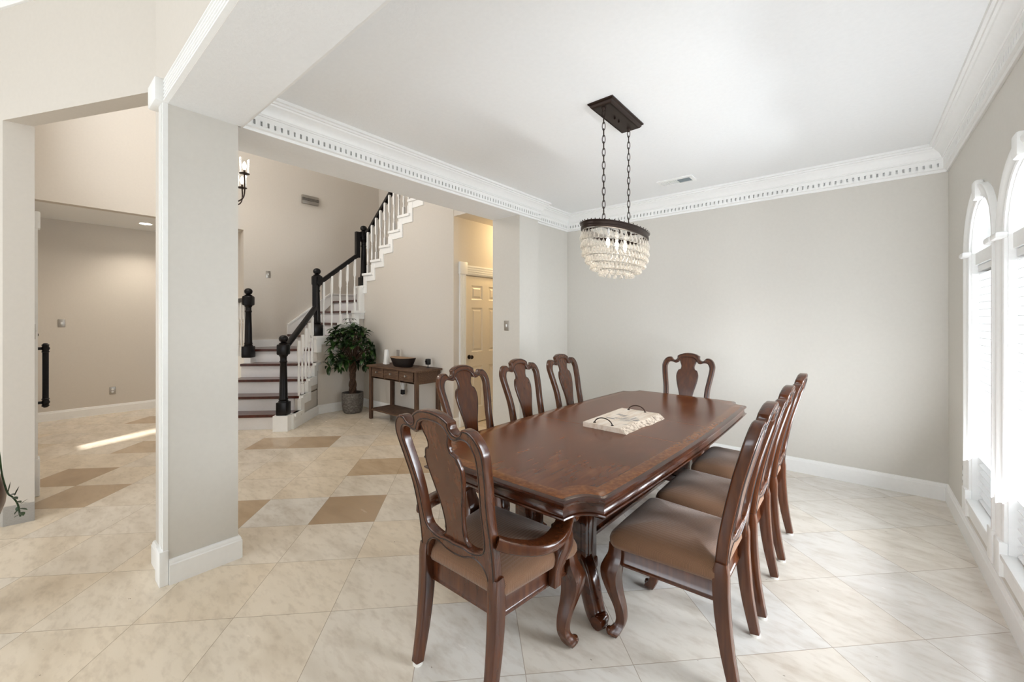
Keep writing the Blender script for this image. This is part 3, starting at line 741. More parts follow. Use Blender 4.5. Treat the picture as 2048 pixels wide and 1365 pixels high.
# ------------------------------------------------------------------ dining chairs
YBK = [(0, -.262), (.15, -.232), (.30, -.214), (.45, -.208), (.60, -.222), (.80, -.262), (1.0, -.318), (1.12, -.352)]
yb = lambda z: lerp_tab(YBK, z)
OUT = [(.172, .45), (.213, .45), (.214, .60), (.218, .757), (.236, .87), (.250, .965), (.248, 1.005), (.233, 1.040), (.209, 1.063), (.182, 1.070), (.164, 1.065), (.152, 1.049), (.136, 1.041), (.120, 1.044), (.109, 1.055), (.105, 1.068), (.107, 1.082)]
CREST = [(.100, 1.088), (.076, 1.101), (.040, 1.112), (0, 1.115)]
BOT = [(.0, .518), (.05, .523), (.085, .536), (.115, .54), (.145, .528), (.166, .50), (.172, .47)]
HOLE = [(0, .572), (.05, .575), (.09, .570), (.135, .580), (.158, .598), (.169, .64), (.174, .757), (.190, .865), (.203, .955), (.199, .992), (.182, 1.018), (.152, 1.022), (.122, 1.012), (.098, 1.016), (.084, 1.034), (.069, 1.054), (.040, 1.067), (0, 1.071)]
SPL = [(.0, 1.082), (.047, 1.076), (.080, 1.050), (.076, 1.02), (.066, .995), (.063, .975), (.069, .955), (.086, .946), (.096, .928), (.104, .895), (.100, .85), (.086, .79), (.068, .725), (.058, .665), (.056, .62), (.062, .592), (.076, .580), (.08, .555), (.0, .55)]
def mirror(h): return h + [(-x, z) for x, z in reversed(h) if abs(x) > 1e-6]
out_loop = mirror(cat(BOT, 4)[:-1] + OUT[:1] + cat(OUT[1:], 5) + cat(CREST, 3))
hole_loop = mirror(cat(HOLE, 5)); spl_loop = mirror(cat(SPL[:-2], 4) + SPL[-2:])
def back_map(x, z, t): return (x, yb(z) + t, z)
def groove(bm, loop, d, t, r=.0018, mat=1, lo=0.0):
    lp = offset_path([Vector(p) for p in loop], d, True)
    lp = [p for p in lp if p.y > lo]
    for s in (-1, 1): tube(bm, [back_map(p.x, p.y, s * t) for p in lp], r, 5, mat, loop=True)
def orient(loop):   # returns +1 when the loop runs counter-clockwise
    return 1 if sum(loop[i - 1][0] * loop[i][1] - loop[i][0] * loop[i - 1][1] for i in range(len(loop))) > 0 else -1
def frame_bm():
    me = fill_mesh([out_loop, hole_loop], .015, .006, back_map, 2); bm = to_bm(me)
    for f in bm.faces: f.material_index = 0
    oi = [(x, z) for x, z in out_loop if z > .58 or abs(x) > 2]
    so_, sh = orient(out_loop), orient(hole_loop)
    groove(bm, out_loop, -.0085 * so_, .0205, .0027, 1); groove(bm, hole_loop, .0095 * sh, .0205, .0027, 1)
    return bm
def splat_bm():
    me = fill_mesh([spl_loop], .006, .003, back_map, 1); bm = to_bm(me)
    for f in bm.faces: f.material_index = 0
    groove(bm, spl_loop, -.0055 * orient(spl_loop), .0086, .0024, 1)
    return bm
def rear_leg_bm(s):
    bm = B(); pts = [(s * .2, yb(z), z) for z in (.012, .08, .15, .22, .30, .38, .46, .50)]
    hw = [.018, .0195, .021, .0225, .0235, .024, .024, .022]; sweep_rect(bm, pts, hw, [.020, .022, .024, .026, .028, .029, .029, .021], (1, 0, 0)); return bm
def cab_leg_bm(s, ang=.5):
    """cabriole front leg; the knee and toe swing out along a direction between forward and outward"""
    bm = B(); dx, dy = s * sin(ang), cos(ang)
    tab = [(.43, .0, .032), (.385, .002, .035), (.35, .013, .041), (.31, .027, .0425), (.26, .026, .037), (.20, .010, .030), (.14, -.010, .0245), (.09, -.017, .0215), (.06, -.011, .022), (.038, .005, .0265), (.02, .015, .0275), (.006, .018, .021)]
    rings = []
    for z, o, r in cat(tab, 3):
        cx, cy = s * .208 + dx * o, .222 + dy * o; ring = []
        for j in range(24):
            a = 2 * pi * j / 24
            k = r / max(abs(cos(a)), abs(sin(a))) ** 0.72
            # raised rib along the outer corner
            dd = (a - atan2(dy, dx) + pi) % (2 * pi) - pi
            k *= 1 + .10 * math.exp(-(dd / .22) ** 2) - .06 * math.exp(-((abs(dd) - .42) / .12) ** 2)
            ring.append((cx + k * cos(a), cy + k * sin(a), z))
        rings.append(ring)
    loft(bm, rings)
    tx, ty = s * .208 + dx * .037, .222 + dy * .037
    lathe(bm, [(.002, .004), (.013, .008), (.017, .022), (.013, .036), (.002, .040)], 10, (tx, ty, 0))
    return bm
def seat_outline(ins=0.0, front=.245, back=-.205, wf=.250, wb=.218):
    pts = []
    c = [(wf - ins, front - ins, .05), (-wf + ins, front - ins, .05), (-wb + ins, back + ins, .03), (wb - ins, back + ins, .03)]
    n = len(c)
    for i in range(n):
        p = Vector(c[i][:2]); a = (Vector(c[i - 1][:2]) - p).normalized(); b = (Vector(c[(i + 1) % n][:2]) - p).normalized(); r = max(.008, c[i][2] - ins * .5)
        for k in range(7):
            t = k / 6; q0 = p + a * r; q2 = p + b * r; pts.append(tuple((q0 * (1 - t) + p * t) * (1 - t) + (p * (1 - t) + q2 * t) * t))
        nx = Vector(c[(i + 1) % n][:2]); s0 = p + b * r; s1 = nx - b * max(.008, c[(i + 1) % n][2] - ins * .5)
        for k in range(1, 8): pts.append(tuple(s0.lerp(s1, k / 8)))
    return pts
def cushion_bm():
    bm = B(); R = []
    for z, ins in ((.416, .010), (.422, .001), (.438, -.006), (.456, -.006), (.474, .001), (.488, .014), (.499, .034), (.508, .065), (.515, .10), (.519, .14), (.521, .175)):
        R.append([(x, y + .006 * (1 if y > 0 else 0), z + .004 * cos(x * 6)) for x, y in seat_outline(ins)])
    loft(bm, R); return bm
def rail_bm():
    bm = B()
    prof = [(0, .335), (.004, .337), (.004, .345), (0, .349), (-.002, .352), (-.002, .425), (-.022, .425), (-.022, .335)]
    loop = [(-.222, .236), (.222, .236), (.200, -.195), (-.200, -.195)]
    planar_sweep(bm, loop[::-1], [(-o - .0, z) for o, z in prof] if orient(loop[::-1]) < 0 else prof, XY, True)
    return bm
def make_chair(name, label, cat_, arms=False, group=None):
    t = thing(name, label, cat_, (0, 0, 0), 0, group)
    W = ['chair', 'chairline']; kx = 1.12 if arms else 1.0
    def wide(bm_):
        for v in bm_.verts: v.co.x *= 1 + (kx - 1) * max(0, min(1, (v.co.y + .2) / .42))
        return bm_
    obj('back_frame', frame_bm(), W, t, 40); obj('splat', splat_bm(), W, t, 40)
    obj('seat_rail', wide(rail_bm()), 'chair', t); obj('seat_cushion', wide(cushion_bm()), 'fabric', t, 60)
    for s in (-1, 1):
        l1 = obj('leg', wide(cab_leg_bm(s)), 'chair', t, 50)
        l2 = obj('leg', rear_leg_bm(s), 'chair', t, 40)
        bm = B(); lathe(bm, [(.0205, 0), (.0205, .008), (.017, .013)], 14, (s * .2, yb(0.012), 0)); obj('felt_pad', bm, 'glide', l2)
    if arms:
        for s in (-1, 1):
            path = cat([(s * .216, yb(.64) + .005, .640), (s * .252, -.185, .622), (s * .300, -.12, .606), (s * .322, -.04, .599), (s * .312, .05, .604), (s * .290, .12, .620), (s * .278, .175, .634), (s * .274, .215, .628), (s * .272, .232, .608), (s * .272, .222, .590), (s * .272, .206, .592)], 5)
            n = len(path); bm = B()
            hw = [.024 + .014 * math.exp(-((i / n - .36) / .22) ** 2) - .006 * (i / n > .8) for i in range(n)]
            hh = [.021 - .005 * (i / n) for i in range(n)]
            sweep_rect(bm, path, hh, hw, (0, 0, 1) if False else (.0, .0, 1.0), rnd=.5)
            lathe(bm, [(.001, -.02), (.016, -.02), (.018, 0), (.016, .02), (.001, .02)], 12, (0, 0, 0))
            nv = [v for v in bm.verts][-60:]
            for v in nv: x, y, z = v.co; v.co = (s * .272 + z, .213 + x, .604 + y)
            obj('armrest', bm, 'chair', t, 50)
            bm = B(); p2 = cat([(s * .250, .10, .34), (s * .252, .105, .40), (s * .262, .118, .45), (s * .276, .138, .50), (s * .282, .132, .54), (s * .284, .12, .58), (s * .286, .125, .612)], 4)
            n = len(p2); sweep_rect(bm, p2, .019, [.024 + .014 * (1 - abs(2 * i / n - 1)) for i in range(n)], (1, 0, 0)); obj('arm_support', bm, 'chair', t, 50)
    return t
CH = 'carved mahogany dining chairs round the table'
c0 = make_chair('dining_chair', 'mahogany side chair on the window side of the table, nearest the camera', 'chair', False, CH)
c0.location = (-.612, 1.965, 0); c0.rotation_euler = (0, 0, radians(90))
clone(c0, (-.606, 2.515, 0), radians(90), 'mahogany side chair on the window side of the table, middle of the row of three')
clone(c0, (-.598, 3.135, 0), radians(90), 'mahogany side chair on the window side of the table, farthest of the row of three')
clone(c0, (-1.90, 2.10, 0), radians(-90), 'mahogany side chair on the stair side of the table, in front of the panelled door')
clone(c0, (-1.89, 2.75, 0), radians(-90), 'mahogany side chair on the stair side of the table, middle of the row of three')
clone(c0, (-1.89, 3.42, 0), radians(-90), 'mahogany side chair on the stair side of the table, nearest the back wall')
a0 = make_chair('dining_armchair', 'mahogany armchair with its back to the camera at the near end of the table', 'chair', True, CH)
a0.location = (-1.215, 1.335, 0)
clone(a0, (-1.287, 3.985, 0), radians(180), 'mahogany armchair at the far end of the table before the plain back wall')

# ------------------------------------------------------------------ dining table
TB = thing('dining_table', 'long mahogany dining table with scalloped corners and inlaid border', 'table', (-1.228, 2.587, 0), -.026)
def table_outline(d=0.0):
    q = []
    wm, ws, vs_, lm, ue, le = .562 - d, .533 - d, 1.152 - d, 1.286 - d, .428 - d, 1.276 - d
    for i in range(25):
        v = -vs_ + 2 * vs_ * i / 24; q.append((wm - (wm - ws) * (v / vs_) ** 2, v))
    def notch(a, b, c): return [tuple((1 - t) ** 2 * a[k] + 2 * t * (1 - t) * c[k] + t * t * b[k] for k in (0, 1)) for t in [j / 9 for j in range(1, 9)]]
    n1 = notch((ws, vs_), (ue, le), (.438 - d, 1.160 - d))
    end = [(ue - 2 * ue * i / 12, lm - (lm - le) * ((ue - 2 * ue * i / 12) / ue) ** 2) for i in range(13)]
    half = q + n1 + end + [(-x, y) for x, y in reversed(n1)]
    return half + [(-x, -y) for x, y in half[:25]] + [(-x, -y) for x, y in n1] + [(-x, -y) for x, y in end] + [(x, -y) for x, y in reversed(n1)]
tout = table_outline()
TZ = .766
bm = B()
prof = [(.085, TZ, 0), (.024, TZ, 1), (.020, TZ - .002, 2), (.014, TZ - .002, 2), (.005, TZ - .006, 2), (0, TZ - .013, 2), (.001, TZ - .020, 2), (.008, TZ - .025, 2), (.014, TZ - .027, 2), (.015, TZ - .033, 2), (.013, TZ - .054, 2), (.009, TZ - .060, 2), (.001, TZ - .062, 2), (0, TZ - .067, 2), (.004, TZ - .073, 2), (.03, TZ - .074, 2)]
sgn = -orient(tout)
def table_inset(d): return table_outline(d)
rings = [[bm.verts.new((x, y, z)) for x, y in table_inset(d)] for d, z, m in prof]
for i in range(len(prof) - 1):
    for j in range(len(tout)):
        k = (j + 1) % len(tout); f = bm.faces.new((rings[i][j], rings[i][k], rings[i + 1][k], rings[i + 1][j])); f.material_index = prof[i + 1][2]
f = bm.faces.new(rings[0]); f.material_index = 0
f = bm.faces.new(rings[-1][::-1]); f.material_index = 2
obj('tabletop', bm, ['veneer', 'band', 'tabledge'], TB, 30)
bm = B()
ap = [(.43, -.99), (.43, .99), (-.43, .99), (-.43, -.99)]
planar_sweep(bm, ap[::-1], [(0, .60), (.008, .604), (.008, .618), (0, .624), (0, TZ - .074), (-.02 + .04, TZ - .074), (.02, .60)], XY, True)
obj('apron', bm, 'tabledge', TB, 30)
for s in (-1, 1):
    bm = B(); v0 = s * .74
    box(bm, -.30, .30, v0 - .07, v0 + .07, .62, .69, 0, .01)
    for u in (-.17, .17):
        box(bm, u - .06, u + .06, v0 - .055, v0 + .055, .22, .63, 0, .006)
        for d in (-1, 1):
            box(bm, u - .035, u + .035, v0 + d * .055 - .004, v0 + d * .055 + .004, .26, .58, 0, .003)
            box(bm, u + d * .06 - .004, u + d * .06 + .004, v0 - .03, v0 + .03, .26, .58, 0, .003)
    box(bm, -.235, .235, v0 - .065, v0 + .065, .18, .24, 0, .012)
    obj('pedestal', bm, 'tabledge', TB, 40)
    for u in (-1, 1):
        bm = B()
        pts = cat([(u * .15, v0 - s * .0, .25), (u * .19, v0 + s * .02, .24), (u * .235, v0 + s * .045, .19), (u * .265, v0 + s * .06, .12), (u * .29, v0 + s * .07, .06), (u * .315, v0 + s * .08, .035), (u * .34, v0 + s * .09, .034)], 4)
        n = len(pts); sweep_rect(bm, pts, .034, [.06 - .025 * i / n for i in range(n)], (-s * .3, u * 1.0, 0), rnd=.4)
        n0 = set(bm.verts); lathe(bm, [(.002, -.036), (.03, -.036), (.034, -.02), (.034, .02), (.03, .036), (.002, .036)], 16)
        for v in [v for v in bm.verts if v not in n0]: x, y, z = v.co; v.co = (u * .325 + y, v0 + s * .085 + z, .034 + x)
        obj('foot', bm, 'tabledge', TB, 50)
bm = B(); box(bm, -.05, .05, -.68, .68, .19, .29, 0, .01); box(bm, -.065, .065, -.68, .68, .28, .305, 0, .006); box(bm, -.065, .065, -.68, .68, .175, .2, 0, .006)
obj('stretcher', bm, 'tabledge', TB, 40)

# serving board on the table
tray = thing('serving_board', 'pale live edge wooden serving board with two arched handles on the table', 'serving board', (-1.185, 2.586, TZ + .0005), -.02)
bm = B(); hw, hl, th = .148, .275, .030
le = [(hw + .012 * sin(y * 9) + .004 * sin(y * 31), y) for y in [-hl + 2 * hl * i / 16 for i in range(17)]]
lo = [(-hw, -hl), (-hw, hl)]
top = lo + [(x - .028, y) for x, y in reversed(le)]; bot = lo + [(x + .012, y) for x, y in reversed(le)]
tv = [bm.verts.new((x, y, th)) for x, y in top]; bv = [bm.verts.new((x, y, 0)) for x, y in bot]
bm.faces.new(tv); bm.faces.new(bv[::-1])
for j in range(len(top)):
    k = (j + 1) % len(top); f = bm.faces.new((tv[j], tv[k], bv[k], bv[j])); f.material_index = 1 if 1 < j < len(top) - 1 else 0
for (xa, ya), (xb, yb2), wd in (((-.083, -.037), (.081, -.039), .004), ((-.065, .048), (.018, .001), .0035), ((-.007, -.1), (.087, -.079), .004), ((.028, .061), (.083, .042), .003), ((.067, -.173), (.111, -.159), .003)):
    p0, p1 = Vector((xa, ya)), Vector((xb, yb2)); nn = Vector((-(p1 - p0).y, (p1 - p0).x)).normalized() * wd; pm = (p0 + p1) / 2 + nn * .8
    vv = [bm.verts.new((q.x, q.y, th + .0006)) for q in (p0, pm - nn, p1, pm + nn)]
    f = bm.faces.new(vv); f.material_index = 2
obj('board', bm, ['slab', 'liveedge', 'stain'], tray, 20)
for s in (-1, 1):
    bm = B(); pts = [(-.02 + .062 * cos(a), s * (hl - .03), th - .004 + .042 * sin(a)) for a in [pi * i / 14 for i in range(15)]]
    tube(bm, pts, .0036, 8)
    for d in (-1, 1): lathe(bm, [(.009, 0), (.009, .003), (.005, .005)], 10, (-.02 + d * .062, s * (hl - .03), th))
    obj('handle', bm, 'iron', tray)

# ------------------------------------------------------------------ chandelier
CH_C = (-1.245, 2.605)
ch = thing('chandelier', 'oval crystal chandelier on two chains above the dining table', 'chandelier', (CH_C[0], CH_C[1], CZ))
RA, RB, RZ = .385, .155, 2.018 - CZ   # half length, half width, ring bottom (local)
def ell(a, b, t): return (b * cos(t), a * sin(t))
bm = B(); planar_sweep(bm, [(-.088, -.245), (.088, -.245), (.088, .245), (-.088, .245)][::-1], [(0, 0), (0, -.008), (.010, -.014), (.012, -.024), (.022, -.034), (.03, -.034), (.03, 0)], XY, True)
box(bm, -.062, .062, -.219, .219, -.034, -.002)
for y in (-.03, .03): lathe(bm, [(.006, -.034), (.007, -.046), (.003, -.049)], 8, (0, y, 0))
for y in (-.19, .19): lathe(bm, [(.014, -.034), (.012, -.042), (.004, -.055)], 10, (0, y, 0))
obj('canopy', bm, 'iron', ch)
RT = RZ + .042
for y in (-.19, .19):
    bm = B(); z = -.045; i = 0; n = 17; step = (-.045 - (RT + .03)) / n
    for i in range(n):
        zc = -.045 - (i + .5) * step; L = step * .66; a0 = (i % 2) * pi / 2 + .3
        pts = []
        for j in range(14):
            t = 2 * pi * j / 14; px = .0095 * cos(t); pz = L * sin(t); pts.append((px * cos(a0), y + px * sin(a0), zc + pz))
        tube(bm, pts, .0026, 5, loop=True)
    obj('chain', bm, 'iron', ch)
bm = B()
ringp = [ell(RA, RB, 2 * pi * i / 64) for i in range(64)]
planar_sweep(bm, ringp, [(0, RZ), (.006, RZ + .004), (.006, RZ + .014), (.002, RZ + .018), (.002, RZ + .034), (.008, RZ + .038), (.008, RZ + .042), (-.012, RZ + .042), (-.012, RZ)], XY, True)
for i in range(48):
    x, y = ell(RA + .012, RB + .012, 2 * pi * i / 48); lathe(bm, [(.001, -.004), (.004, 0), (.001, .004)], 6, (x, y, RT + .002))
for y in (-.19, .19):
    ww = RB * sqrt(1 - (y / RA) ** 2); tube(bm, [(-ww, y, RT - .01), (0, y, RT), (ww, y, RT - .01)], .006, 6); lathe(bm, [(.016, RT), (.012, RT + .015), (.006, RT + .03), (.009, RT + .04)], 10, (0, y, 0))
tube(bm, cat([(0, -.19, RT + .03), (.01, -.10, RT + .03), (.02, -.02, RT + .008), (0, .06, RT - .02)], 5), .004, 6)
tube(bm, [(0, -RA + .01, RT - .01), (0, RA - .01, RT - .01)], .006, 6)
obj('ring', bm, 'iron', ch)
TIER = [(RZ - .006, 1.0, .066, .019, 44), (RZ - .066, 1.0, .056, .016, 50), (RZ - .116, .965, .050, .0145, 52), (RZ - .160, .88, .046, .014, 50), (RZ - .200, .74, .044, .0135, 44), (RZ - .238, .50, .040, .016, 16)]
bm = B()
for z, s, L, r, n in TIER:
    tube(bm, [(*ell(RA * s - .004, RB * s - .004 if s < 1 else RB - .004, 2 * pi * i / 48), z) for i in range(48)], .0022, 5, loop=True)
for i in range(8):
    t = 2 * pi * i / 8; tube(bm, [(*ell(RA * s - .006, RB * s - .006, t), z) for z, s, L, r, n in TIER], .0018, 4)
obj('wire_frame', bm, 'steel', ch)
def drop_into(bm, x, y, z, L, r, seg=8):
    lathe(bm, [(.001, z), (.0016, z - L * .12), (r * .45, z - L * .35), (r * .9, z - L * .62), (r, z - L * .76), (r * .75, z - L * .92), (.001, z - L)], seg, (x, y, 0), sx=1, sy=.75)
cnt = 0; rest = B(); dm = {}
for ti, (z, s, L, r, n) in enumerate(TIER):
    for i in range(n):
        t = 2 * pi * (i + .5 * (ti % 2)) / n; x, y = ell(RA * s, RB * s, t)
        a = atan2(y / RA ** 2, x / RB ** 2)
        if ti < 2 and cnt < 94:
            if ti not in dm: b2 = B(); drop_into(b2, 0, 0, 0, L, r); o = obj('crystal_drop', b2, 'crystal', ch); dm[ti] = o
            else: o = dm[ti].copy(); COL.objects.link(o); o.parent = ch
            o.location = (x, y, z); o.rotation_euler = (0, 0, a + pi / 2); cnt += 1
        else: drop_into(rest, x, y, z, L, r, 6)
o = obj('crystal_strands', rest, 'crystal', ch); o['kind'] = 'stuff'
for y in (-.13, .0, .13):
    bm = B(); lathe(bm, [(.011, RZ + .03), (.011, RZ - .03)], 10, (0, y, 0)); so_ = obj('lamp_socket', bm, 'trim', ch)
    bm = B(); lathe(bm, [(.006, RZ - .03), (.012, RZ - .045), (.014, RZ - .06), (.009, RZ - .08), (.001, RZ - .095)], 12, (0, y, 0)); obj('bulb', bm, 'bulb', so_)
    point('chandelier_lamp', (CH_C[0], CH_C[1] + y, CZ + RZ - .14), .5, (1, .88, .72), .03)

# ------------------------------------------------------------------ fixtures on walls and ceiling
bm = B(); vt = thing('ceiling_vent', 'white rectangular air vent in the dining ceiling with a grey louvre', 'vent', (-1.38, 4.235, CZ))
planar_sweep(bm, [(-.17, -.09), (.17, -.09), (.17, .09), (-.17, .09)][::-1], [(0, 0), (0, -.008), (.03, -.012), (.03, 0)], XY, True)
obj('frame', bm, 'trim', vt)
bm = B(); box(bm, -.14, .14, -.06, .06, -.003, -.001, 0)
for i in range(10): box(bm, -.135 + i * .014, -.127 + i * .014, -.06, .06, -.010, -.002, 1)
box(bm, .01, .018, -.06, .06, -.012, -.001, 1)
for i in range(7): box(bm, .02, .135, -.055 + i * .016, -.049 + i * .016, -.010, -.002, 0)
obj('grille', bm, ['louver', 'trim'], vt)

def wall_plate(name, label, cat_, loc, normal, kind_):
    """plate facing along normal: '+x' '-x' '-y'"""
    rz = {'+x': pi / 2, '-x': -pi / 2, '-y': 0, '+y': pi}[normal]
    t = thing(name, label, cat_, loc, rz)
    bm = B(); box(bm, -.036, .036, -.006, 0, -.058, .058, 0, .003); obj('plate', bm, 'steel', t)
    if kind_ == 's':
        bm = B(); box(bm, -.006, .006, -.016, -.006, -.004, .012, 0, .001); box(bm, -.009, .009, -.008, -.005, -.016, .016); obj('toggle', bm, 'whiteplastic', t)
    else:
        for z in (-.02, .02):
            bm = B(); lathe(bm, [(.015, 0), (.015, .004), (.013, .005)], 14); o = obj('socket', bm, 'whiteplastic', t); o.rotation_euler = (radians(90), 0, 0); o.location = (0, -.005, z)
    return t
wall_plate('light_switch', 'nickel switch plate on the side of the pilaster by the panelled door', 'switch', (-3.10, 3.62, 1.382), '-y', 's')
wall_plate('light_switch', 'switch plate high on the tall wall above the stair landing', 'switch', (-7.55, 2.668, 2.21), '+x', 's')
wall_plate('light_switch', 'switch plate on the tan end wall of the entry hall', 'switch', (-8.85, .39, 1.40), '+x', 's')
wall_plate('wall_outlet', 'power outlet low on the tan end wall of the entry hall', 'outlet', (-8.85, .925, .35), '+x', 'o')
wall_plate('wall_outlet', 'power outlet beside the first arched window', 'outlet', (XR, 4.12, .39), '-x', 'o')
wall_plate('light_switch', 'thin edge of a switch plate on the entry wall just past the tan wall corner', 'switch', (-4.75, .07, 1.36), '+y', 's')
t = thing('door_chime', 'small silver door chime box high on the stair wall', 'chime', (-7.55, 3.35, 3.60), pi / 2)
bm = B(); box(bm, -.145, .145, -.05, 0, -.075, .075, 0, .008); obj('case', bm, 'steel', t)
bm = B()
for z in (-.018, 0, .018): box(bm, -.146, .146, -.053, -.04, z - .004, z + .004)
obj('slots', bm, 'dark', t)
t = thing('downlight', 'lit round downlight in the low hall ceiling', 'light', (-8.22, 1.22, 2.9))
bm = B(); lathe(bm, [(.07, -.002), (.085, -.006), (.09, 0)], 24, cap=False); obj('ring', bm, 'trim', t)
bm = B(); lathe(bm, [(.002, -.003), (.07, -.003)], 24, cap=False); obj('lens', bm, 'bulbd', t)
sp = bpy.data.lights.new('hall_downlight', 'SPOT'); sp.energy = 34; sp.spot_size = radians(130); sp.spot_blend = .8; sp.color = (1, .9, .78); sp.shadow_soft_size = .07
o = bpy.data.objects.new('hall_downlight', sp); COL.objects.link(o); o.location = (-8.22, 1.22, 2.88)
t = thing('corridor_downlight', 'round downlight in the corridor ceiling before the panelled door', 'light', (-3.75, 5.0, 2.83))
bm = B(); lathe(bm, [(.07, -.002), (.085, -.006), (.09, 0)], 24, cap=False); obj('ring', bm, 'trim', t)
bm = B(); lathe(bm, [(.002, -.003), (.07, -.003)], 24, cap=False); obj('lens', bm, 'bulbd', t)
point('corridor_lamp', (-3.75, 5.0, 2.7), 20, (1, .74, .40), .07)

# foyer chandelier, mostly behind the square wall end
D = 4.9
FC = Vector((-.6408 * D - .7678 * (1024 - 438) / 822 * D, .7678 * D - .6408 * (1024 - 438) / 822 * D, 3.02))
fc = thing('foyer_chandelier', 'bronze foyer chandelier with lit bulbs in clear glass cylinders', 'chandelier', FC)
bm = B(); tube(bm, [(0, 0, -.2), (0, 0, WH - FC.z)], .012, 8); lathe(bm, [(.004, -.24), (.02, -.22), (.012, -.2)], 12); lathe(bm, [(.06, WH - FC.z), (.06, WH - FC.z - .02), (.02, WH - FC.z - .04)], 16)
obj('stem', bm, 'iron', fc)
for i in range(6):
    a = radians(39.85 + 8 + 60 * i); x, y = .28 * cos(a), .28 * sin(a); up = .10 if i % 2 == 0 else .0
    bm = B(); tube(bm, cat([(0, 0, -.13), (x * .5, y * .5, -.16), (x * .85, y * .85, -.13), (x, y, -.05), (x, y, .08 + up)], 5), .008, 7); lathe(bm, [(.03, .08 + up), (.055, .085 + up), (.055, .09 + up), (.012, .095 + up), (.012, .13 + up)], 16, (x, y, 0)); arm = obj('arm', bm, 'iron', fc)
    bm = B(); lathe(bm, [(.052, .09 + up), (.052, .27 + up)], 20, (x, y, 0), cap=False); obj('glass_cylinder', bm, 'shade', arm)
    bm = B(); lathe(bm, [(.008, .13 + up), (.022, .165 + up), (.024, .185 + up), (.014, .215 + up), (.001, .235 + up)], 12, (x, y, 0)); obj('bulb', bm, 'bulb', arm)
point('foyer_lamp', (FC.x, FC.y, FC.z + .5), 29, (1, .9, .78), .12)

# ------------------------------------------------------------------ console table and what stands on it
cs = thing('console_table', 'weathered wooden console table with three drawers by the stair wall', 'console table', (-4.915, 3.485, 0))
CX, CY_, CT = .565, .20, .79
bm = B(); box(bm, -CX - .03, CX + .03, -CY_ - .025, CY_ + .01, CT - .026, CT, 0, .004); obj('top', bm, 'rustic', cs)
for sx in (-1, 1):
    for sy in (-1, 1):
        bm = B(); box(bm, sx * (CX - .025) - .025, sx * (CX - .025) + .025, sy * (CY_ - .022) - .022, sy * (CY_ - .022) + .022, 0, CT - .026, 0, .003); obj('leg', bm, 'rusticv', cs)
bm = B(); box(bm, -CX + .05, CX - .05, CY_ - .03, CY_ - .012, .61, CT - .026); box(bm, -CX + .05, CX - .05, -CY_ + .012, -CY_ + .02, .61, .63); box(bm, -CX + .05, CX - .05, -CY_ + .012, -CY_ + .03, .605, .622)
for sx in (-1, 1): box(bm, sx * (CX - .02) - .012, sx * (CX - .02) + .012, -CY_ + .04, CY_ - .04, .61, CT - .026); box(bm, sx * (CX - .012) - .012, sx * (CX - .012) + .012, -CY_ + .04, CY_ - .04, .605, .63)
for d in (-.175, .175): box(bm, d - .008, d + .008, -CY_ + .008, CY_ - .03, .61, CT - .026)
obj('apron', bm, 'rustic', cs)
for d in (-.342, 0, .342):
    hw = .148 if d else .157
    bm = B(); box(bm, d - hw, d + hw, -CY_ + .002, -CY_ + .022, .63, CT - .032, 0, .003); dw = obj('drawer', bm, 'rustic', cs)
    bm = B(); lathe(bm, [(.008, 0), (.006, .012), (.015, .02), (.014, .028), (.002, .032)], 12); kk = obj('knob', bm, 'steel', dw); kk.rotation_euler = (radians(90), 0, 0); kk.location = (d, -CY_ + .002, .70)
bm = B(); box(bm, -CX + .01, CX - .01, -CY_ + .01, CY_ - .01, .13, .15); obj('shelf', bm, 'rustic', cs)
t = thing('router', 'white tapered wireless router tower on the console table', 'router', (-5.355, 3.50, CT))
bm = B(); R = []
for z, hx, hy in ((0, .047, .04), (.02, .047, .04), (.03, .040, .034), (.2, .028, .024), (.215, .024, .02)):
    R.append([(hx * (abs(cos(a)) ** .5) * (1 if cos(a) > 0 else -1), hy * (abs(sin(a)) ** .5) * (1 if sin(a) > 0 else -1), z) for a in [2 * pi * i / 24 for i in range(24)]])
loft(bm, R); obj('body', bm, 'whiteplastic', t)
t = thing('slim_panel', 'slim grey upright panel standing behind the dark bowl', 'panel', (-5.21, 3.60, CT))
bm = B(); box(bm, -.028, .028, -.008, .008, .004, .215, 0, .003); box(bm, -.03, .03, -.02, .02, 0, .006); obj('panel', bm, 'greyplastic', t)  # slim grey upright box on a small base, identity unknown
t = thing('dough_bowl', 'long dark wooden dough bowl with a pale inside on the console table', 'bowl', (-4.89, 3.46, CT))
def bowl_ring(hx, hy, z, n=28): return [(hx * (abs(cos(a)) ** .75) * (1 if cos(a) > 0 else -1), hy * (abs(sin(a)) ** .85) * (1 if sin(a) > 0 else -1), z + .012 * abs(cos(a)) * (z / .12)) for a in [2 * pi * i / n for i in range(n)]]
bm = B(); loft(bm, [bowl_ring(.165, .07, 0), bowl_ring(.185, .078, .01), bowl_ring(.215, .092, .06), bowl_ring(.245, .106, .115), bowl_ring(.25, .108, .12)], mat=0, cap=False)
bm.faces.new([bm.verts.new(p) for p in bowl_ring(.165, .07, 0)])
loft(bm, [bowl_ring(.25, .108, .12), bowl_ring(.235, .097, .12), bowl_ring(.205, .08, .07), bowl_ring(.16, .06, .03), bowl_ring(.02, .01, .026)], mat=1)
obj('bowl', bm, ['bowlout', 'bowlin'], t, 40)
t = thing('camera_gadget', 'small black camera gadget on a stand at the end of the console table', 'camera', (-4.49, 3.585, CT))
bm = B(); lathe(bm, [(.03, 0), (.03, .006), (.006, .01), (.006, .05)], 14); obj('stand', bm, 'blackplastic', t)
bm = B(); box(bm, -.028, .028, -.028, .028, .045, .125, 0, .008); bh = obj('head', bm, 'blackplastic', t)
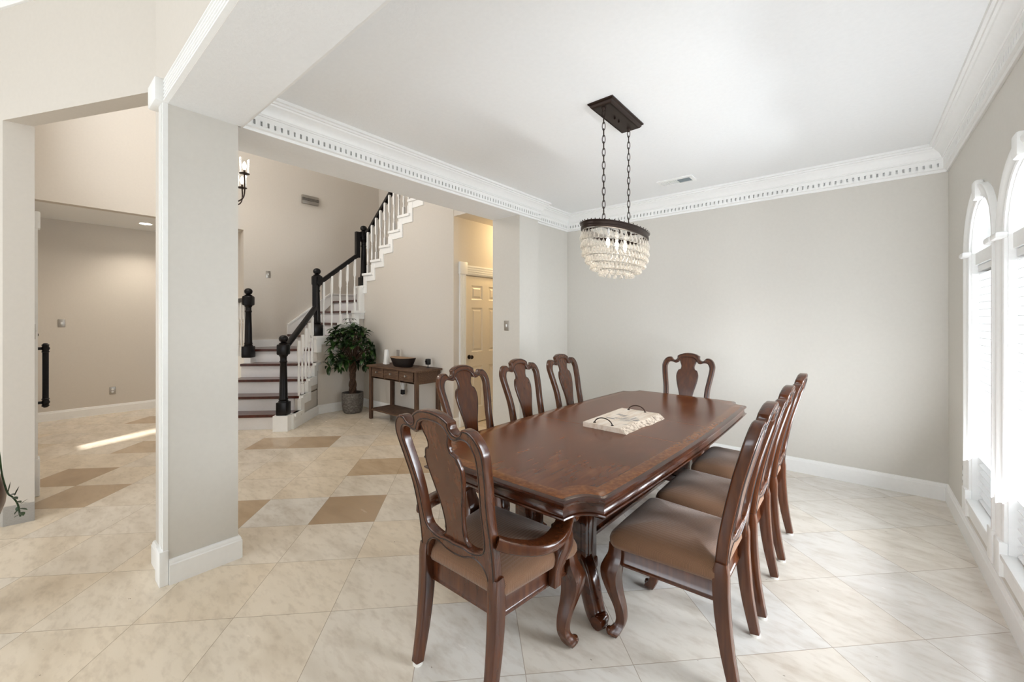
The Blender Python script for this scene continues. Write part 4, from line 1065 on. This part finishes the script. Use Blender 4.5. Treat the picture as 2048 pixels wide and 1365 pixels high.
bm = B(); lathe(bm, [(.018, 0), (.018, .012), (.012, .014)], 14); o = obj('lens', bm, 'black', bh); o.rotation_euler = (radians(90), 0, 0); o.location = (0, -.027, .09)
t = thing('power_adapter', 'black plug adapter with a dangling white cord under the console table', 'adapter', (-5.12, 3.62, .40))
bm = B(); box(bm, -.026, .026, -.022, .022, -.05, .02, 0, .004); obj('plug', bm, 'blackplastic', t)
bm = B(); tube(bm, cat([(-.02, 0, .02), (-.045, 0, .1), (-.03, 0, .2), (-.02, -.01, .35)], 5), .004, 6); tube(bm, cat([(.02, 0, .02), (.03, 0, .1), (.01, 0, .22), (.012, -.01, .35)], 5), .003, 6)
tube(bm, cat([(0, 0, -.05), (-.02, 0, -.08), (-.05, 0, -.04), (-.055, 0, .05)], 5), .003, 6); box(bm, -.018, .018, -.012, .012, .02, .12, 0, .004)
obj('cord', bm, 'whiteplastic', t)

# ------------------------------------------------------------------ potted tree
pl = thing('potted_tree', 'leafy potted money tree with a braided trunk in a grey pot', 'potted plant', (-6.045, 3.345, 0))
bm = B(); lathe(bm, [(.115, 0), (.13, .008), (.145, .04), (.155, .10), (.16, .20), (.16, .31), (.158, .315), (.145, .315), (.143, .27), (.002, .27)], 40); obj('pot', bm, 'concrete', pl)
bm = B(); lathe(bm, [(.143, .268), (.143, .278), (.10, .284), (.001, .288)], 24); obj('soil', bm, 'soil', pl)
bm = B()
for k in range(4):
    pts = []
    for i in range(28):
        z = .27 + .52 * i / 27; a = 2 * pi * k / 4 + z * 13; rr = .03 + .008 * sin(z * 20)
        pts.append((rr * cos(a), rr * sin(a), z))
    tube(bm, pts, .024, 8)
obj('trunk', bm, 'bark', pl)
lr = random.Random(5); fol = B(); stems = B()
def leaf(bm, base, d, L, wd, droop):
    d = Vector(d).normalized(); s = d.cross(Vector((0, 0, 1)))
    if s.length < .05: s = Vector((1, 0, 0))
    s.normalize(); n = s.cross(d); prev = []; p = Vector(base); rows = []
    for i in range(6):
        t = i / 5; wv = wd * (sin(pi * min(1, t * .92 + .06)) ** .8) * (1 - .35 * t)
        rows.append([p - s * wv + n * wv * .35, p.copy(), p + s * wv + n * wv * .35]); d2 = (d + Vector((0, 0, -droop * t * t * 1.3))).normalized(); p = p + d2 * (L / 5)
    loft(bm, rows, closed=False, cap=False)
for i in range(74):
    a = lr.uniform(0, 2 * pi); el = lr.uniform(-.75, 1.25); r = lr.uniform(.16, .37)
    tip = Vector((r * cos(a) * cos(el * .6), r * sin(a) * cos(el * .6), .98 + .34 * sin(el) + lr.uniform(-.04, .04)))
    b0 = Vector((.02 * cos(a), .02 * sin(a), .78)); mid = b0.lerp(tip, .55) + Vector((0, 0, .07))
    tube(stems, cat([tuple(b0), tuple(mid), tuple(tip)], 4), .0045, 5)
    out = (tip - Vector((0, 0, .85))).normalized()
    for k in range(6):
        aa = 2 * pi * k / 6 + lr.uniform(-.3, .3); u = out.orthogonal().normalized(); v = out.cross(u)
        d = out * .35 + (u * cos(aa) + v * sin(aa)) * .9
        leaf(fol, tip, d, lr.uniform(.11, .17), lr.uniform(.030, .044), lr.uniform(.5, 1.3))
for q in ((-.06, -.02, 1.46), (.03, -.05, 1.40)):
    tube(stems, cat([(0, 0, 1.0), (.01, -.01, 1.25), q], 5), .004, 5)
    for k in range(4): leaf(fol, q, (cos(k * 1.6), sin(k * 1.6), .1), .13, .022, 1.0)
for b_ in (stems, fol):
    for v in b_.verts:
        if v.co.x < -.16: v.co.x = -.16 + (v.co.x + .16) * .42
        if v.co.y > .20: v.co.y = .20 + (v.co.y - .20) * .42
obj('branches', stems, 'bark', pl); obj('foliage', fol, 'leaf', pl, 60)

# urn with a sprig at the edge of the frame
D = 1.95; UPX = -101
UC = Vector((-.6408 * D - .7678 * (1024 - UPX) / 822 * D, .7678 * D - .6408 * (1024 - UPX) / 822 * D, 0))
ur = thing('floor_urn', 'brown urn with a trailing green sprig, cut by the edge of the photo', 'urn')
ur.location = UC
bm = B(); lathe(bm, [(.07, 0), (.075, .02), (.082, .12), (.094, .26), (.119, .38), (.150, .47), (.168, .53), (.172, .575), (.165, .63), (.146, .69), (.138, .74), (.139, .80), (.150, .85), (.141, .852), (.129, .80), (.126, .6), (.002, .58)], 48); obj('urn_body', bm, 'ceramic', ur)
bm = B(); rtv = Vector((.7678, .6408, 0)); fwv = Vector((-.6408, .7678, 0))
def sp_(px, y, dd=.04): return rtv * ((px - 1024) / 822 * (D + dd) - (UPX - 1024) / 822 * D) + fwv * dd + Vector((0, 0, 1.45 - (y - 640) / 822 * (D + dd)))
stem = [sp_(-14, 868, .02), sp_(-2, 905, .05), sp_(4, 950, .07), sp_(15, 986, .09), sp_(24, 994, .09), sp_(32, 1003, .09), sp_(37, 1014, .09), sp_(39, 1026, .09), sp_(41, 1034, .09)]
tube(bm, cat([tuple(p) for p in stem], 4), .0035, 6)
for (x0, y0, x1, y1, wd) in ((16, 986, 21, 964, .003), (29, 992, 38, 973, .004), (20, 990, 31, 990, .011), (26, 995, 35, 999, .011), (33, 1004, 42, 1006, .012), (42, 1008, 56, 998, .004), (35, 1010, 57, 1004, .005), (36, 1014, 34, 1024, .009), (39, 1018, 55, 1020, .009), (37, 1020, 29, 1030, .010), (40, 1026, 47, 1032, .014), (39, 1030, 28, 1036, .010)):
    a_, b_ = sp_(x0, y0, .09), sp_(x1, y1, .085); leaf(bm, a_, b_ - a_, (b_ - a_).length, wd, .1)
obj('sprig', bm, 'leaf', ur, 60)
bpy.context.view_layer.update()
